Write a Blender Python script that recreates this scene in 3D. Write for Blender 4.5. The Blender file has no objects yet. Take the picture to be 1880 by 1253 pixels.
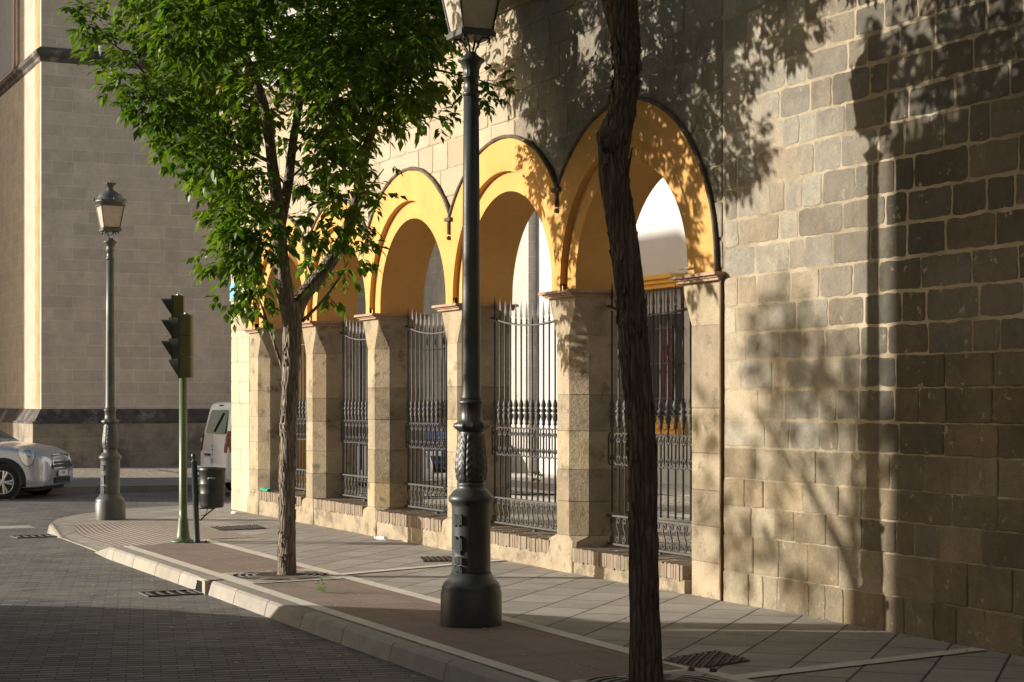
import bpy, bmesh, math, random
from mathutils import Vector, Matrix, noise
R = random.Random(7)
PI = math.pi
rad = math.radians
scn = bpy.context.scene
COL = scn.collection

# ------------------------------------------------------------------ frame
# +Y runs along the street (receding), +X goes into the arcade wall, z up.
TH = rad(25.5845)
CT, ST = math.cos(TH), math.sin(TH)
D = 8.244                      # front plane of the arcade wall
WT = 0.62                      # wall thickness
TX, TY, TAN = 0.870, -0.492, 0.2475   # sun travel direction and slope

def cam2w(x, y, Z):
    """point of the photograph at camera depth Z -> world"""
    xc = (x - 940.0) / 3300.0 * Z
    return Vector((xc * CT + Z * ST, -xc * ST + Z * CT, 1.7 + (737.0 - y) / 3300.0 * Z))

# ------------------------------------------------------------------ objects
def tag(o, label=None, cat=None, group=None, kind=None):
    if label: o['label'] = label
    if cat: o['category'] = cat
    if group: o['group'] = group
    if kind: o['kind'] = kind
    return o

def empty(name, loc=(0, 0, 0), rz=0.0):
    o = bpy.data.objects.new(name, None)
    COL.objects.link(o)
    o.location = loc
    o.rotation_euler = (0, 0, rz)
    return o

def dup(o, parent=None):
    c = o.copy()
    COL.objects.link(c)
    if parent is not None:
        c.parent = parent
    for ch in list(o.children):
        dup(ch, c)
    return c

class MB:
    """collects faces, then links them as ONE mesh object"""
    def __init__(s):
        s.v = []; s.f = []; s.m = []; s.c = []; s.sm = []
        s.col = (1, 1, 1, 1); s.mi = 0; s.smooth = False
        s.xf = None
    def av(s, p):
        if s.xf is not None: p = s.xf @ Vector(p)
        s.v.append((p[0], p[1], p[2])); s.c.append(s.col)
        return len(s.v) - 1
    def af(s, idx):
        s.f.append(tuple(idx)); s.m.append(s.mi); s.sm.append(s.smooth)
    def quad(s, a, b, c, d):
        s.af([s.av(a), s.av(b), s.av(c), s.av(d)])
    def poly(s, pts):
        s.af([s.av(p) for p in pts])
    def box(s, x0, x1, y0, y1, z0, z1):
        i = [s.av((x, y, z)) for z in (z0, z1) for (x, y) in ((x0, y0), (x1, y0), (x1, y1), (x0, y1))]
        for q in ((3, 2, 1, 0), (4, 5, 6, 7), (0, 1, 5, 4), (1, 2, 6, 5), (2, 3, 7, 6), (3, 0, 4, 7)):
            s.af([i[k] for k in q])
    def loft(s, rings, close=True, cap0=True, cap1=True):
        n = len(rings[0]); ids = [[s.av(p) for p in r] for r in rings]
        for a, b in zip(ids, ids[1:]):
            for k in range(n if close else n - 1):
                k2 = (k + 1) % n
                s.af([a[k], a[k2], b[k2], b[k]])
        if cap0: s.af(ids[0][::-1])
        if cap1: s.af(ids[-1])
    def prism(s, pts, axis, a, b):
        def P(u, v, w):
            return (w, u, v) if axis == 'x' else (u, w, v) if axis == 'y' else (u, v, w)
        s.loft([[P(u, v, a) for u, v in pts], [P(u, v, b) for u, v in pts]])
    def lathe(s, prof, seg=24, origin=(0, 0, 0), mod=None):
        ox, oy, oz = origin
        rings = []
        for (r, z) in prof:
            ring = []
            for k in range(seg):
                a = 2 * PI * k / seg
                rr = r if mod is None else mod(r, z, a)
                ring.append((ox + rr * math.cos(a), oy + rr * math.sin(a), oz + z))
            rings.append(ring)
        s.loft(rings)
    def tube(s, path, rads, seg=8, caps=True, flat=None):
        path = [Vector(p) for p in path]
        if not hasattr(rads, '__len__'): rads = [rads] * len(path)
        up = None; rings = []
        for i, p in enumerate(path):
            d = (path[min(i + 1, len(path) - 1)] - path[max(i - 1, 0)])
            if d.length < 1e-9: d = Vector((0, 0, 1))
            d.normalize()
            if up is None:
                up = Vector((0, 0, 1)) if abs(d.z) < 0.9 else Vector((1, 0, 0))
            u = up - d * up.dot(d)
            if u.length < 1e-6: u = d.orthogonal()
            u.normalize(); w = d.cross(u); up = u
            rings.append([p + (u * math.cos(2 * PI * k / seg) + w * math.sin(2 * PI * k / seg)) * rads[i] for k in range(seg)])
        s.loft(rings, True, caps, caps)
    def build(s, name, mats, parent=None, colattr=False):
        me = bpy.data.meshes.new(name)
        me.from_pydata(s.v, [], s.f)
        if not isinstance(mats, (list, tuple)): mats = [mats]
        for m in mats: me.materials.append(m)
        me.polygons.foreach_set('material_index', s.m)
        me.polygons.foreach_set('use_smooth', s.sm)
        if colattr:
            at = me.color_attributes.new('tone', 'FLOAT_COLOR', 'POINT')
            at.data.foreach_set('color', [x for c in s.c for x in c])
        me.update()
        o = bpy.data.objects.new(name, me)
        COL.objects.link(o)
        if parent is not None: o.parent = parent
        return o

# ------------------------------------------------------------------ materials
def newmat(name):
    m = bpy.data.materials.new(name); m.use_nodes = True
    nt = m.node_tree
    b = nt.nodes['Principled BSDF']
    return m, nt, b

def N(nt, t, **kw):
    n = nt.nodes.new(t)
    for k, v in kw.items():
        if k.startswith('i_'): n.inputs[k[2:].replace('_', ' ')].default_value = v
        else: setattr(n, k, v)
    return n

def L(nt, a, b): nt.links.new(a, b)

def mixc(nt, fac, a, b, mode='MIX'):
    n = nt.nodes.new('ShaderNodeMix'); n.data_type = 'RGBA'; n.blend_type = mode
    for s, v in ((0, fac), (6, a), (7, b)):
        if hasattr(v, 'is_linked') or hasattr(v, 'links'): L(nt, v, n.inputs[s])
        elif s == 0: n.inputs[0].default_value = v
        else: n.inputs[s].default_value = (v[0], v[1], v[2], 1)
    return n.outputs[2]

def ramp(nt, src, stops):
    n = nt.nodes.new('ShaderNodeValToRGB')
    e = n.color_ramp.elements
    while len(e) < len(stops): e.new(0.5)
    for i, (p, c) in enumerate(stops):
        e[i].position = p
        e[i].color = (c, c, c, 1) if not hasattr(c, '__len__') else (c[0], c[1], c[2], 1)
    L(nt, src, n.inputs[0])
    return n.outputs[0]

def coords(nt, kind='Object', rot=(0, 0, 0), scale=(1, 1, 1)):
    tc = N(nt, 'ShaderNodeTexCoord')
    mp = N(nt, 'ShaderNodeMapping')
    mp.inputs['Rotation'].default_value = rot
    mp.inputs['Scale'].default_value = scale
    L(nt, tc.outputs[kind], mp.inputs[0])
    return mp.outputs[0]

def noise_t(nt, vec, scale, detail=6, rough=0.6):
    n = N(nt, 'ShaderNodeTexNoise')
    n.inputs['Scale'].default_value = scale
    n.inputs['Detail'].default_value = detail
    n.inputs['Roughness'].default_value = rough
    L(nt, vec, n.inputs['Vector'])
    return n.outputs[0]

def bump(nt, b, h, strength=0.4, dist=0.01, prev=None):
    n = N(nt, 'ShaderNodeBump')
    n.inputs['Strength'].default_value = strength
    n.inputs['Distance'].default_value = dist
    L(nt, h, n.inputs['Height'])
    if prev is not None: L(nt, prev, n.inputs['Normal'])
    L(nt, n.outputs[0], b.inputs['Normal'])
    return n.outputs[0]

def rough_mat(name, c1, c2, scale=3.0, rough=0.85, bs=40, bstr=0.5, bdist=0.008, tone=False, stain=None, metal=0.0, spec=0.3, c3=None):
    """weathered surface: two colours mixed by noise, fine relief, optional stain and per-piece tone"""
    m, nt, b = newmat(name)
    v = coords(nt)
    f = noise_t(nt, v, scale, 8, 0.65)
    col = mixc(nt, ramp(nt, f, [(0.35, 0.0), (0.65, 1.0)]), c1, c2)
    if c3 is not None:
        f3 = noise_t(nt, v, scale * 0.35, 5, 0.6)
        col = mixc(nt, ramp(nt, f3, [(0.52, 0.0), (0.68, 0.8)]), col, c3)
    if tone:
        a = N(nt, 'ShaderNodeAttribute', attribute_name='tone')
        col = mixc(nt, 1.0, col, a.outputs['Color'], 'MULTIPLY')
    if stain:
        (sc, lo, hi, scol) = stain
        fs = noise_t(nt, v, sc, 10, 0.7)
        col = mixc(nt, ramp(nt, fs, [(lo, 0.0), (hi, 1.0)]), col, scol)
    L(nt, col, b.inputs['Base Color'])
    b.inputs['Roughness'].default_value = rough
    b.inputs['Metallic'].default_value = metal
    b.inputs['Specular IOR Level'].default_value = spec
    if bstr > 0:
        h = noise_t(nt, v, bs, 8, 0.7)
        bump(nt, b, h, bstr, bdist)
    return m

def brick_mat(name, plane, bw, bh, c1, c2, mortar, msize=0.012, rotz=0.0, offset=0.5, rough=0.85, jit=0.02, stain=None, bdist=0.01, bstr=0.6, freq=2, squash=1.0, spread=0.5, fine=60, fade=0.0, ysq=1.0):
    """coursed stone / paving; plane 'xz','yz','xy' picks the axes the courses lie in"""
    m, nt, b = newmat(name)
    tc = N(nt, 'ShaderNodeTexCoord')
    sep = N(nt, 'ShaderNodeSeparateXYZ'); L(nt, tc.outputs['Object'], sep.inputs[0])
    cmb = N(nt, 'ShaderNodeCombineXYZ')
    L(nt, sep.outputs['XYZ'.index(plane[0].upper())], cmb.inputs[0])
    L(nt, sep.outputs['XYZ'.index(plane[1].upper())], cmb.inputs[1])
    mp = N(nt, 'ShaderNodeMapping'); mp.inputs['Rotation'].default_value = (0, 0, rotz)
    L(nt, cmb.outputs[0], mp.inputs[0])
    v0 = mp.outputs[0]
    if ysq != 1.0:            # wider joints between rows than between the stones of a row
        mp2 = N(nt, 'ShaderNodeMapping'); mp2.inputs['Scale'].default_value = (1, ysq, 1); L(nt, v0, mp2.inputs[0]); v0 = mp2.outputs[0]
    # jitter so the joints wander
    nz = N(nt, 'ShaderNodeTexNoise'); nz.inputs['Scale'].default_value = 5.0; nz.inputs['Detail'].default_value = 4
    L(nt, v0, nz.inputs['Vector'])
    sub = N(nt, 'ShaderNodeVectorMath', operation='SUBTRACT'); L(nt, nz.outputs['Color'], sub.inputs[0]); sub.inputs[1].default_value = (0.5, 0.5, 0.5)
    scl = N(nt, 'ShaderNodeVectorMath', operation='SCALE'); L(nt, sub.outputs[0], scl.inputs[0]); scl.inputs['Scale'].default_value = jit
    add = N(nt, 'ShaderNodeVectorMath', operation='ADD'); L(nt, v0, add.inputs[0]); L(nt, scl.outputs[0], add.inputs[1])
    br = N(nt, 'ShaderNodeTexBrick')
    br.offset = offset; br.offset_frequency = freq; br.squash = squash; br.squash_frequency = 3
    br.inputs['Scale'].default_value = 1.0
    br.inputs['Brick Width'].default_value = bw; br.inputs['Row Height'].default_value = bh
    br.inputs['Mortar Size'].default_value = msize; br.inputs['Mortar Smooth'].default_value = 0.3
    br.inputs['Color1'].default_value = (*c1, 1); br.inputs['Color2'].default_value = (*c2, 1)
    br.inputs['Mortar'].default_value = (*mortar, 1); br.inputs['Bias'].default_value = 0.0
    L(nt, add.outputs[0], br.inputs['Vector'])
    v = tc.outputs['Object']
    f = noise_t(nt, v, 2.2, 8, 0.7)
    bc = br.outputs['Color']
    if fade:
        ff = noise_t(nt, v, 0.7, 6, 0.7)
        bc = mixc(nt, ramp(nt, ff, [(0.40, 0.0), (0.58, fade)]), bc, [(p + q) / 2 for p, q in zip(c1, c2)])
    col = mixc(nt, 0.75, bc, ramp(nt, f, [(0.3, 1 - spread), (0.7, 1 + 0.0)]), 'MULTIPLY')
    fg = noise_t(nt, v, 35, 4, 0.7)
    col = mixc(nt, 0.5, col, ramp(nt, fg, [(0.3, 0.72), (0.7, 1.0)]), 'MULTIPLY')
    if stain:
        (sc, lo, hi, scol) = stain
        fs = noise_t(nt, v, sc, 10, 0.7)
        col = mixc(nt, ramp(nt, fs, [(lo, 0.0), (hi, 0.85)]), col, scol)
    L(nt, col, b.inputs['Base Color'])
    b.inputs['Roughness'].default_value = rough
    b.inputs['Specular IOR Level'].default_value = 0.3
    inv = N(nt, 'ShaderNodeMath', operation='MULTIPLY_ADD'); L(nt, br.outputs['Fac'], inv.inputs[0]); inv.inputs[1].default_value = -1.0; inv.inputs[2].default_value = 1.0
    hn = noise_t(nt, v, fine, 6, 0.7)
    ad = N(nt, 'ShaderNodeMath', operation='MULTIPLY_ADD'); L(nt, hn, ad.inputs[0]); ad.inputs[1].default_value = 0.45; L(nt, inv.outputs[0], ad.inputs[2])
    bump(nt, b, ad.outputs[0], bstr, bdist)
    return m

def plain(name, c, rough=0.5, metal=0.0, spec=0.5, var=0.15, bs=0, bstr=0.0, coat=0.0):
    m, nt, b = newmat(name)
    v = coords(nt)
    f = noise_t(nt, v, 6, 6, 0.65)
    col = mixc(nt, ramp(nt, f, [(0.3, 0.0), (0.7, 1.0)]), [x * (1 - var) for x in c], [min(1, x * (1 + var)) for x in c])
    L(nt, col, b.inputs['Base Color'])
    b.inputs['Roughness'].default_value = rough; b.inputs['Metallic'].default_value = metal
    b.inputs['Specular IOR Level'].default_value = spec
    b.inputs['Coat Weight'].default_value = coat
    if bs: bump(nt, b, noise_t(nt, v, bs, 6, 0.7), bstr, 0.004)
    return m

M = {}
M['mortar'] = rough_mat('mortar', (0.44, 0.375, 0.265), (0.345, 0.29, 0.20), 2.5, 0.95, 70, 0.7, 0.012, stain=(1.1, 0.47, 0.66, (0.20, 0.165, 0.11)))
def make_block():
    m, nt, b = newmat('stone_block')
    v = coords(nt)
    a = N(nt, 'ShaderNodeAttribute', attribute_name='tone')
    f = noise_t(nt, v, 9, 10, 0.75)
    col = mixc(nt, ramp(nt, f, [(0.35, 0.0), (0.65, 1.0)]), (0.335, 0.30, 0.24), (0.255, 0.228, 0.18))
    f3 = noise_t(nt, v, 1.3, 5, 0.6)
    col = mixc(nt, ramp(nt, f3, [(0.5, 0.0), (0.68, 0.75)]), col, (0.36, 0.30, 0.21))
    col = mixc(nt, 1.0, col, a.outputs['Color'], 'MULTIPLY')
    fd = noise_t(nt, v, 0.9, 9, 0.7)                    # damp and soot
    col = mixc(nt, 0.8, col, ramp(nt, fd, [(0.36, 0.55), (0.56, 1.0)]), 'MULTIPLY')
    fp = noise_t(nt, v, 55, 6, 0.8)                     # pits and lichen specks
    col = mixc(nt, ramp(nt, fp, [(0.34, 0.65), (0.44, 0.0)]), col, (0.10, 0.088, 0.07))
    fm = noise_t(nt, v, 6.5, 9, 0.75)                   # smeared mortar
    col = mixc(nt, ramp(nt, fm, [(0.60, 0.0), (0.64, 0.85)]), col, (0.43, 0.365, 0.26))
    L(nt, col, b.inputs['Base Color'])
    b.inputs['Roughness'].default_value = 0.92; b.inputs['Specular IOR Level'].default_value = 0.25
    n1 = bump(nt, b, noise_t(nt, v, 14, 8, 0.7), 0.7, 0.025)
    bump(nt, b, fp, 1.0, 0.016, n1)
    return m
M['block'] = make_block()
M['pale_stone'] = rough_mat('pale_stone', (0.40, 0.34, 0.25), (0.28, 0.235, 0.17), 3.5, 0.94, 32, 0.8, 0.014, tone=True, stain=(4.5, 0.53, 0.66, (0.15, 0.122, 0.085)), c3=(0.36, 0.28, 0.17))
M['cream_stone'] = rough_mat('cream_stone', (0.50, 0.425, 0.31), (0.44, 0.37, 0.265), 2.2, 0.92, 60, 0.45, 0.008, tone=True, stain=(2.0, 0.6, 0.8, (0.33, 0.27, 0.19)))
M['yellow'] = rough_mat('yellow_plaster', (0.70, 0.405, 0.135), (0.64, 0.355, 0.115), 1.6, 0.9, 25, 0.25, 0.006, stain=(1.1, 0.62, 0.85, (0.55, 0.29, 0.09)))
def make_yellow():
    m, nt, b = newmat('yellow_plaster')
    v = coords(nt)
    f = noise_t(nt, v, 1.6, 8, 0.65)
    col = mixc(nt, ramp(nt, f, [(0.35, 0.0), (0.65, 1.0)]), (0.62, 0.355, 0.115), (0.54, 0.295, 0.09))
    vs = coords(nt, scale=(1, 5.5, 0.45))
    st = noise_t(nt, vs, 2.2, 7, 0.7)
    col = mixc(nt, ramp(nt, st, [(0.58, 0.0), (0.72, 0.55)]), col, (0.62, 0.43, 0.22))
    st2 = noise_t(nt, coords(nt, scale=(1, 7, 0.6)), 1.7, 8, 0.75)
    col = mixc(nt, ramp(nt, st2, [(0.60, 0.0), (0.75, 0.6)]), col, (0.42, 0.215, 0.06))
    L(nt, col, b.inputs['Base Color']); b.inputs['Roughness'].default_value = 0.9; b.inputs['Specular IOR Level'].default_value = 0.3
    n1 = bump(nt, b, noise_t(nt, v, 5, 6, 0.6), 0.25, 0.02)
    bump(nt, b, noise_t(nt, v, 45, 6, 0.7), 0.25, 0.005, n1)
    return m
M['yellow'] = make_yellow()
M['moulding'] = rough_mat('dark_moulding', (0.17, 0.13, 0.095), (0.08, 0.065, 0.052), 8, 0.95, 50, 0.8, 0.01)
M['terracotta'] = rough_mat('terracotta', (0.42, 0.29, 0.205), (0.31, 0.205, 0.145), 8, 0.9, 60, 0.6, 0.006)
M['old_brick'] = rough_mat('old_brick', (0.27, 0.225, 0.175), (0.21, 0.175, 0.135), 9, 0.95, 60, 0.8, 0.008, tone=True, stain=(6, 0.6, 0.75, (0.2, 0.16, 0.11)))
M['plinth'] = rough_mat('plinth_render', (0.42, 0.35, 0.25), (0.30, 0.25, 0.175), 4, 0.95, 30, 1.0, 0.025, stain=(3.5, 0.50, 0.66, (0.16, 0.135, 0.095)))
M['iron'] = plain('wrought_iron', (0.06, 0.057, 0.054), 0.62, 0.0, 0.4, 0.25)
M['lamp_iron'] = plain('cast_iron_green', (0.042, 0.046, 0.045), 0.42, 0.0, 0.5, 0.3, 80, 0.3)
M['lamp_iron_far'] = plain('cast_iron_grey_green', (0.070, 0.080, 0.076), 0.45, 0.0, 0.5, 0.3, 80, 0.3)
M['cornice'] = rough_mat('cornice_stone', (0.30, 0.25, 0.185), (0.20, 0.165, 0.12), 4, 0.95, 40, 0.7, 0.01, stain=(3, 0.55, 0.7, (0.1, 0.085, 0.065)))
M['lavender'] = rough_mat('grey_wall', (0.36, 0.35, 0.36), (0.31, 0.30, 0.31), 2, 0.9, 40, 0.3, 0.005)
M['white_wall'] = rough_mat('white_wall', (0.52, 0.515, 0.51), (0.47, 0.465, 0.46), 0.8, 0.85, 30, 0.2, 0.004, stain=(0.9, 0.66, 0.85, (0.62, 0.6, 0.57)))
M['grey_ashlar'] = brick_mat('grey_ashlar', 'yz', 0.62, 0.36, (0.60, 0.56, 0.50), (0.52, 0.49, 0.44), (0.70, 0.67, 0.61), 0.010, jit=0.02)
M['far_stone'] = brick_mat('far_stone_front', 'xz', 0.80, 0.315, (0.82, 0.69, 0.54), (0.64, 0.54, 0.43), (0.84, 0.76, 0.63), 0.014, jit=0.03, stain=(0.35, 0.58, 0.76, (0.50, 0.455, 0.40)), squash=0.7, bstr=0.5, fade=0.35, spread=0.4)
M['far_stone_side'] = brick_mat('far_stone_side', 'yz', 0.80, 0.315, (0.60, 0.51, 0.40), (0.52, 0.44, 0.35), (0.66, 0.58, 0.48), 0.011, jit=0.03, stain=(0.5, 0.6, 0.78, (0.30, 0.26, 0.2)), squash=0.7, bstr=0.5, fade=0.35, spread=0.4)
M['far_base'] = brick_mat('far_base_stone', 'xz', 0.95, 0.38, (0.50, 0.41, 0.30), (0.31, 0.265, 0.21), (0.48, 0.41, 0.32), 0.012, jit=0.04, stain=(0.8, 0.52, 0.64, (0.13, 0.115, 0.095)), bstr=0.7, fade=0.7, spread=0.6)
M['lichen'] = rough_mat('lichen_stone', (0.12, 0.108, 0.095), (0.055, 0.052, 0.048), 2, 0.95, 30, 0.8, 0.02, stain=(1.6, 0.52, 0.66, (0.27, 0.24, 0.19)))
M['rust_lichen'] = rough_mat('rust_lichen', (0.42, 0.24, 0.08), (0.45, 0.36, 0.22), 2.2, 0.95, 30, 0.8, 0.02)
M['setts'] = brick_mat('road_setts', 'xy', 0.23, 0.105 * 0.3, (0.265, 0.258, 0.245), (0.145, 0.142, 0.137), (0.045, 0.041, 0.036), 0.0046, rotz=rad(14), ysq=0.3, jit=0.012, rough=0.7, bdist=0.014, bstr=0.9, stain=(0.5, 0.50, 0.72, (0.26, 0.245, 0.215)), spread=0.4)
M['tiles'] = brick_mat('pavement_tiles', 'xy', 0.60, 0.427, (0.45, 0.42, 0.375), (0.345, 0.325, 0.29), (0.09, 0.082, 0.072), 0.010, rotz=rad(-45), jit=0.004, rough=0.75, bdist=0.006, bstr=0.6, offset=0.5, stain=(0.9, 0.6, 0.8, (0.27, 0.245, 0.21)), spread=0.42)
M['red_tiles'] = brick_mat('red_tiles', 'xy', 0.415, 0.40, (0.29, 0.225, 0.19), (0.245, 0.195, 0.165), (0.16, 0.135, 0.115), 0.006, rotz=0, offset=0.0, jit=0.005, rough=0.78, bdist=0.005, bstr=0.5, stain=(1.2, 0.6, 0.8, (0.23, 0.185, 0.155)), spread=0.3)
M['band'] = rough_mat('pale_band', (0.62, 0.585, 0.51), (0.53, 0.50, 0.44), 4, 0.8, 60, 0.3, 0.004, stain=(2.0, 0.6, 0.8, (0.38, 0.35, 0.31)))
M['kerb'] = rough_mat('kerb_granite', (0.35, 0.33, 0.285), (0.28, 0.265, 0.23), 5, 0.8, 90, 0.5, 0.006, stain=(1.6, 0.58, 0.78, (0.19, 0.175, 0.15)), tone=True)
M['asphalt'] = rough_mat('asphalt', (0.17, 0.17, 0.18), (0.14, 0.14, 0.15), 2, 0.85, 120, 0.6, 0.006)
M['cobble'] = None
M['white_paint'] = rough_mat('worn_paint', (0.40, 0.39, 0.36), (0.24, 0.23, 0.21), 9, 0.8, 60, 0.4, 0.004)
M['black'] = plain('black_void', (0.012, 0.012, 0.012), 0.9, 0, 0.1, 0.2)
M['rust'] = plain('rusty_edge', (0.12, 0.07, 0.042), 0.9, 0, 0.2, 0.3)
M['grating'] = plain('grating_iron', (0.07, 0.066, 0.06), 0.6, 0.3, 0.5, 0.3, 60, 0.3)
M['manhole'] = plain('manhole_iron', (0.10, 0.092, 0.082), 0.65, 0.2, 0.5, 0.3, 60, 0.3)
M['tl_body'] = plain('signal_olive', (0.085, 0.085, 0.018), 0.45, 0, 0.5, 0.15)
M['tl_front'] = plain('signal_dark_green', (0.022, 0.034, 0.016), 0.5, 0, 0.5, 0.2)
M['tl_visor'] = plain('signal_visor', (0.028, 0.036, 0.02), 0.5, 0, 0.4, 0.2)
M['tl_pole'] = plain('signal_pole_green', (0.10, 0.14, 0.065), 0.42, 0, 0.5, 0.2)
M['bin_post'] = plain('bin_post_green', (0.02, 0.045, 0.045), 0.4, 0, 0.5, 0.2)
M['bin'] = plain('bin_plastic', (0.022, 0.026, 0.026), 0.42, 0, 0.5, 0.25)
M['steel'] = plain('bare_steel', (0.5, 0.5, 0.5), 0.35, 0.8, 0.5, 0.1)
M['car_silver'] = plain('silver_paint', (0.46, 0.50, 0.57), 0.26, 0.5, 0.5, 0.04, coat=0.6)
M['car_white'] = plain('white_car_paint', (0.74, 0.76, 0.80), 0.3, 0.0, 0.5, 0.03, coat=0.5)
M['car_blue'] = plain('blue_car_paint', (0.03, 0.14, 0.50), 0.3, 0.0, 0.5, 0.05, coat=0.6)
M['car_glass'] = plain('car_glass', (0.02, 0.03, 0.03), 0.06, 0, 0.8, 0.1)
M['trim'] = plain('black_trim', (0.02, 0.02, 0.021), 0.6, 0, 0.4, 0.2)
M['tyre'] = plain('tyre', (0.025, 0.025, 0.026), 0.85, 0, 0.3, 0.2)
M['rim'] = plain('alloy', (0.62, 0.63, 0.65), 0.35, 0.3, 0.5, 0.06)
M['chrome'] = plain('chrome', (0.72, 0.72, 0.72), 0.15, 1.0, 0.5, 0.03)
M['headlight'] = plain('headlight_lens', (0.72, 0.73, 0.75), 0.12, 0.3, 0.7, 0.25, coat=1.0)
M['tail'] = plain('tail_lens', (0.14, 0.006, 0.008), 0.2, 0, 0.6, 0.2, coat=0.8)
M['plate'] = plain('plate_white', (0.70, 0.70, 0.68), 0.5, 0, 0.5, 0.05)
M['plate_blue'] = plain('plate_blue', (0.02, 0.06, 0.3), 0.5, 0, 0.5, 0.05)
M['ink'] = plain('ink', (0.03, 0.03, 0.03), 0.6, 0, 0.3, 0.05)
M['sky_blue'] = plain('light_blue_enamel', (0.18, 0.50, 0.78), 0.4, 0, 0.5, 0.05)
M['green_bag'] = plain('green_plastic', (0.02, 0.30, 0.17), 0.35, 0, 0.5, 0.2)
M['bottle'] = None
M['paper'] = plain('white_paper', (0.75, 0.74, 0.72), 0.8, 0, 0.3, 0.08)
M['nut'] = plain('brown_husk', (0.075, 0.035, 0.02), 0.8, 0, 0.3, 0.3)
M['amber_box'] = rough_mat('ochre_plaster', (0.70, 0.38, 0.08), (0.62, 0.32, 0.07), 3, 0.9, 40, 0.3, 0.004)
M['shutter'] = plain('dark_window', (0.02, 0.02, 0.022), 0.3, 0, 0.5, 0.2)
M['red_wood'] = plain('red_shutter', (0.12, 0.03, 0.025), 0.7, 0, 0.3, 0.2)
M['facade_a'] = rough_mat('cream_facade', (0.55, 0.48, 0.38), (0.48, 0.42, 0.33), 0.5, 0.9, 20, 0.2, 0.005)

def make_cobble():
    m, nt, b = newmat('pebble_paving')
    v = coords(nt)
    vo = N(nt, 'ShaderNodeTexVoronoi'); vo.inputs['Scale'].default_value = 11.0; L(nt, v, vo.inputs['Vector'])
    vo2 = N(nt, 'ShaderNodeTexVoronoi', feature='DISTANCE_TO_EDGE'); vo2.inputs['Scale'].default_value = 11.0; L(nt, v, vo2.inputs['Vector'])
    edge = ramp(nt, vo2.outputs['Distance'], [(0.0, 0.0), (0.14, 1.0)])
    sp = N(nt, 'ShaderNodeSeparateColor'); L(nt, vo.outputs['Color'], sp.inputs[0])
    c = mixc(nt, sp.outputs[0], (0.33, 0.28, 0.21), (0.56, 0.50, 0.41))
    c = mixc(nt, edge, (0.11, 0.09, 0.065), c)
    L(nt, c, b.inputs['Base Color']); b.inputs['Roughness'].default_value = 0.85
    bump(nt, b, edge, 0.9, 0.02)
    return m
M['cobble'] = make_cobble()

def make_tactile():
    m, nt, b = newmat('ribbed_paving')
    v = coords(nt)
    sp = N(nt, 'ShaderNodeSeparateXYZ'); L(nt, v, sp.inputs[0])
    mu = N(nt, 'ShaderNodeMath', operation='MULTIPLY'); L(nt, sp.outputs[0], mu.inputs[0]); mu.inputs[1].default_value = 2 * PI / 0.062
    si = N(nt, 'ShaderNodeMath', operation='SINE'); L(nt, mu.outputs[0], si.inputs[0])
    h = ramp(nt, si.outputs[0], [(0.0, 0.0), (0.35, 0.2), (0.6, 1.0)])
    f = noise_t(nt, v, 3.0, 6, 0.6)
    base = mixc(nt, ramp(nt, f, [(0.35, 0.0), (0.65, 1.0)]), (0.42, 0.375, 0.315), (0.33, 0.28, 0.24))
    c = mixc(nt, h, (0.19, 0.155, 0.13), base)
    L(nt, c, b.inputs['Base Color']); b.inputs['Roughness'].default_value = 0.8
    bump(nt, b, h, 0.8, 0.006)
    return m
M['tactile'] = make_tactile()

def make_bark(name, c1, c2, sc=1.0):
    m, nt, b = newmat(name)
    v = coords(nt, scale=(1, 1, 0.14))
    f = noise_t(nt, v, 26 * sc, 8, 0.75)
    vo = N(nt, 'ShaderNodeTexVoronoi', feature='DISTANCE_TO_EDGE'); vo.inputs['Scale'].default_value = 38 * sc
    L(nt, v, vo.inputs['Vector'])
    e = ramp(nt, vo.outputs['Distance'], [(0.0, 0.0), (0.25, 1.0)])
    c = mixc(nt, ramp(nt, f, [(0.3, 0.0), (0.7, 1.0)]), c1, c2)
    c = mixc(nt, 0.45, c, ramp(nt, e, [(0.0, 0.35), (0.6, 1.0)]), 'MULTIPLY')
    L(nt, c, b.inputs['Base Color']); b.inputs['Roughness'].default_value = 0.95; b.inputs['Specular IOR Level'].default_value = 0.15
    ad = N(nt, 'ShaderNodeMath', operation='MULTIPLY_ADD'); L(nt, f, ad.inputs[0]); ad.inputs[1].default_value = 0.8; L(nt, e, ad.inputs[2])
    bump(nt, b, ad.outputs[0], 1.0, 0.022)
    return m
M['bark_pale'] = make_bark('bark_pale', (0.35, 0.30, 0.245), (0.17, 0.14, 0.11))
M['bark_dark'] = make_bark('bark_dark', (0.17, 0.135, 0.105), (0.095, 0.075, 0.058), 0.8)

def make_leaf(name, ca, cb, cy):
    m, nt, b = newmat(name)
    a = N(nt, 'ShaderNodeAttribute', attribute_name='tone')
    sp = N(nt, 'ShaderNodeSeparateColor'); L(nt, a.outputs['Color'], sp.inputs[0])
    c = mixc(nt, sp.outputs[0], ca, cb)
    c = mixc(nt, sp.outputs[1], c, cy)
    L(nt, c, b.inputs['Base Color']); b.inputs['Roughness'].default_value = 0.45; b.inputs['Specular IOR Level'].default_value = 0.4
    tr = N(nt, 'ShaderNodeBsdfTranslucent')
    tc = mixc(nt, 1.0, c, (1.6, 1.9, 0.55), 'MULTIPLY')
    L(nt, tc, tr.inputs['Color'])
    mx = N(nt, 'ShaderNodeMixShader'); mx.inputs[0].default_value = 0.42
    L(nt, b.outputs[0], mx.inputs[1]); L(nt, tr.outputs[0], mx.inputs[2])
    L(nt, mx.outputs[0], nt.nodes['Material Output'].inputs['Surface'])
    return m
M['leaf'] = make_leaf('leaf', (0.034, 0.075, 0.012), (0.135, 0.19, 0.026), (0.36, 0.30, 0.05))
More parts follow.
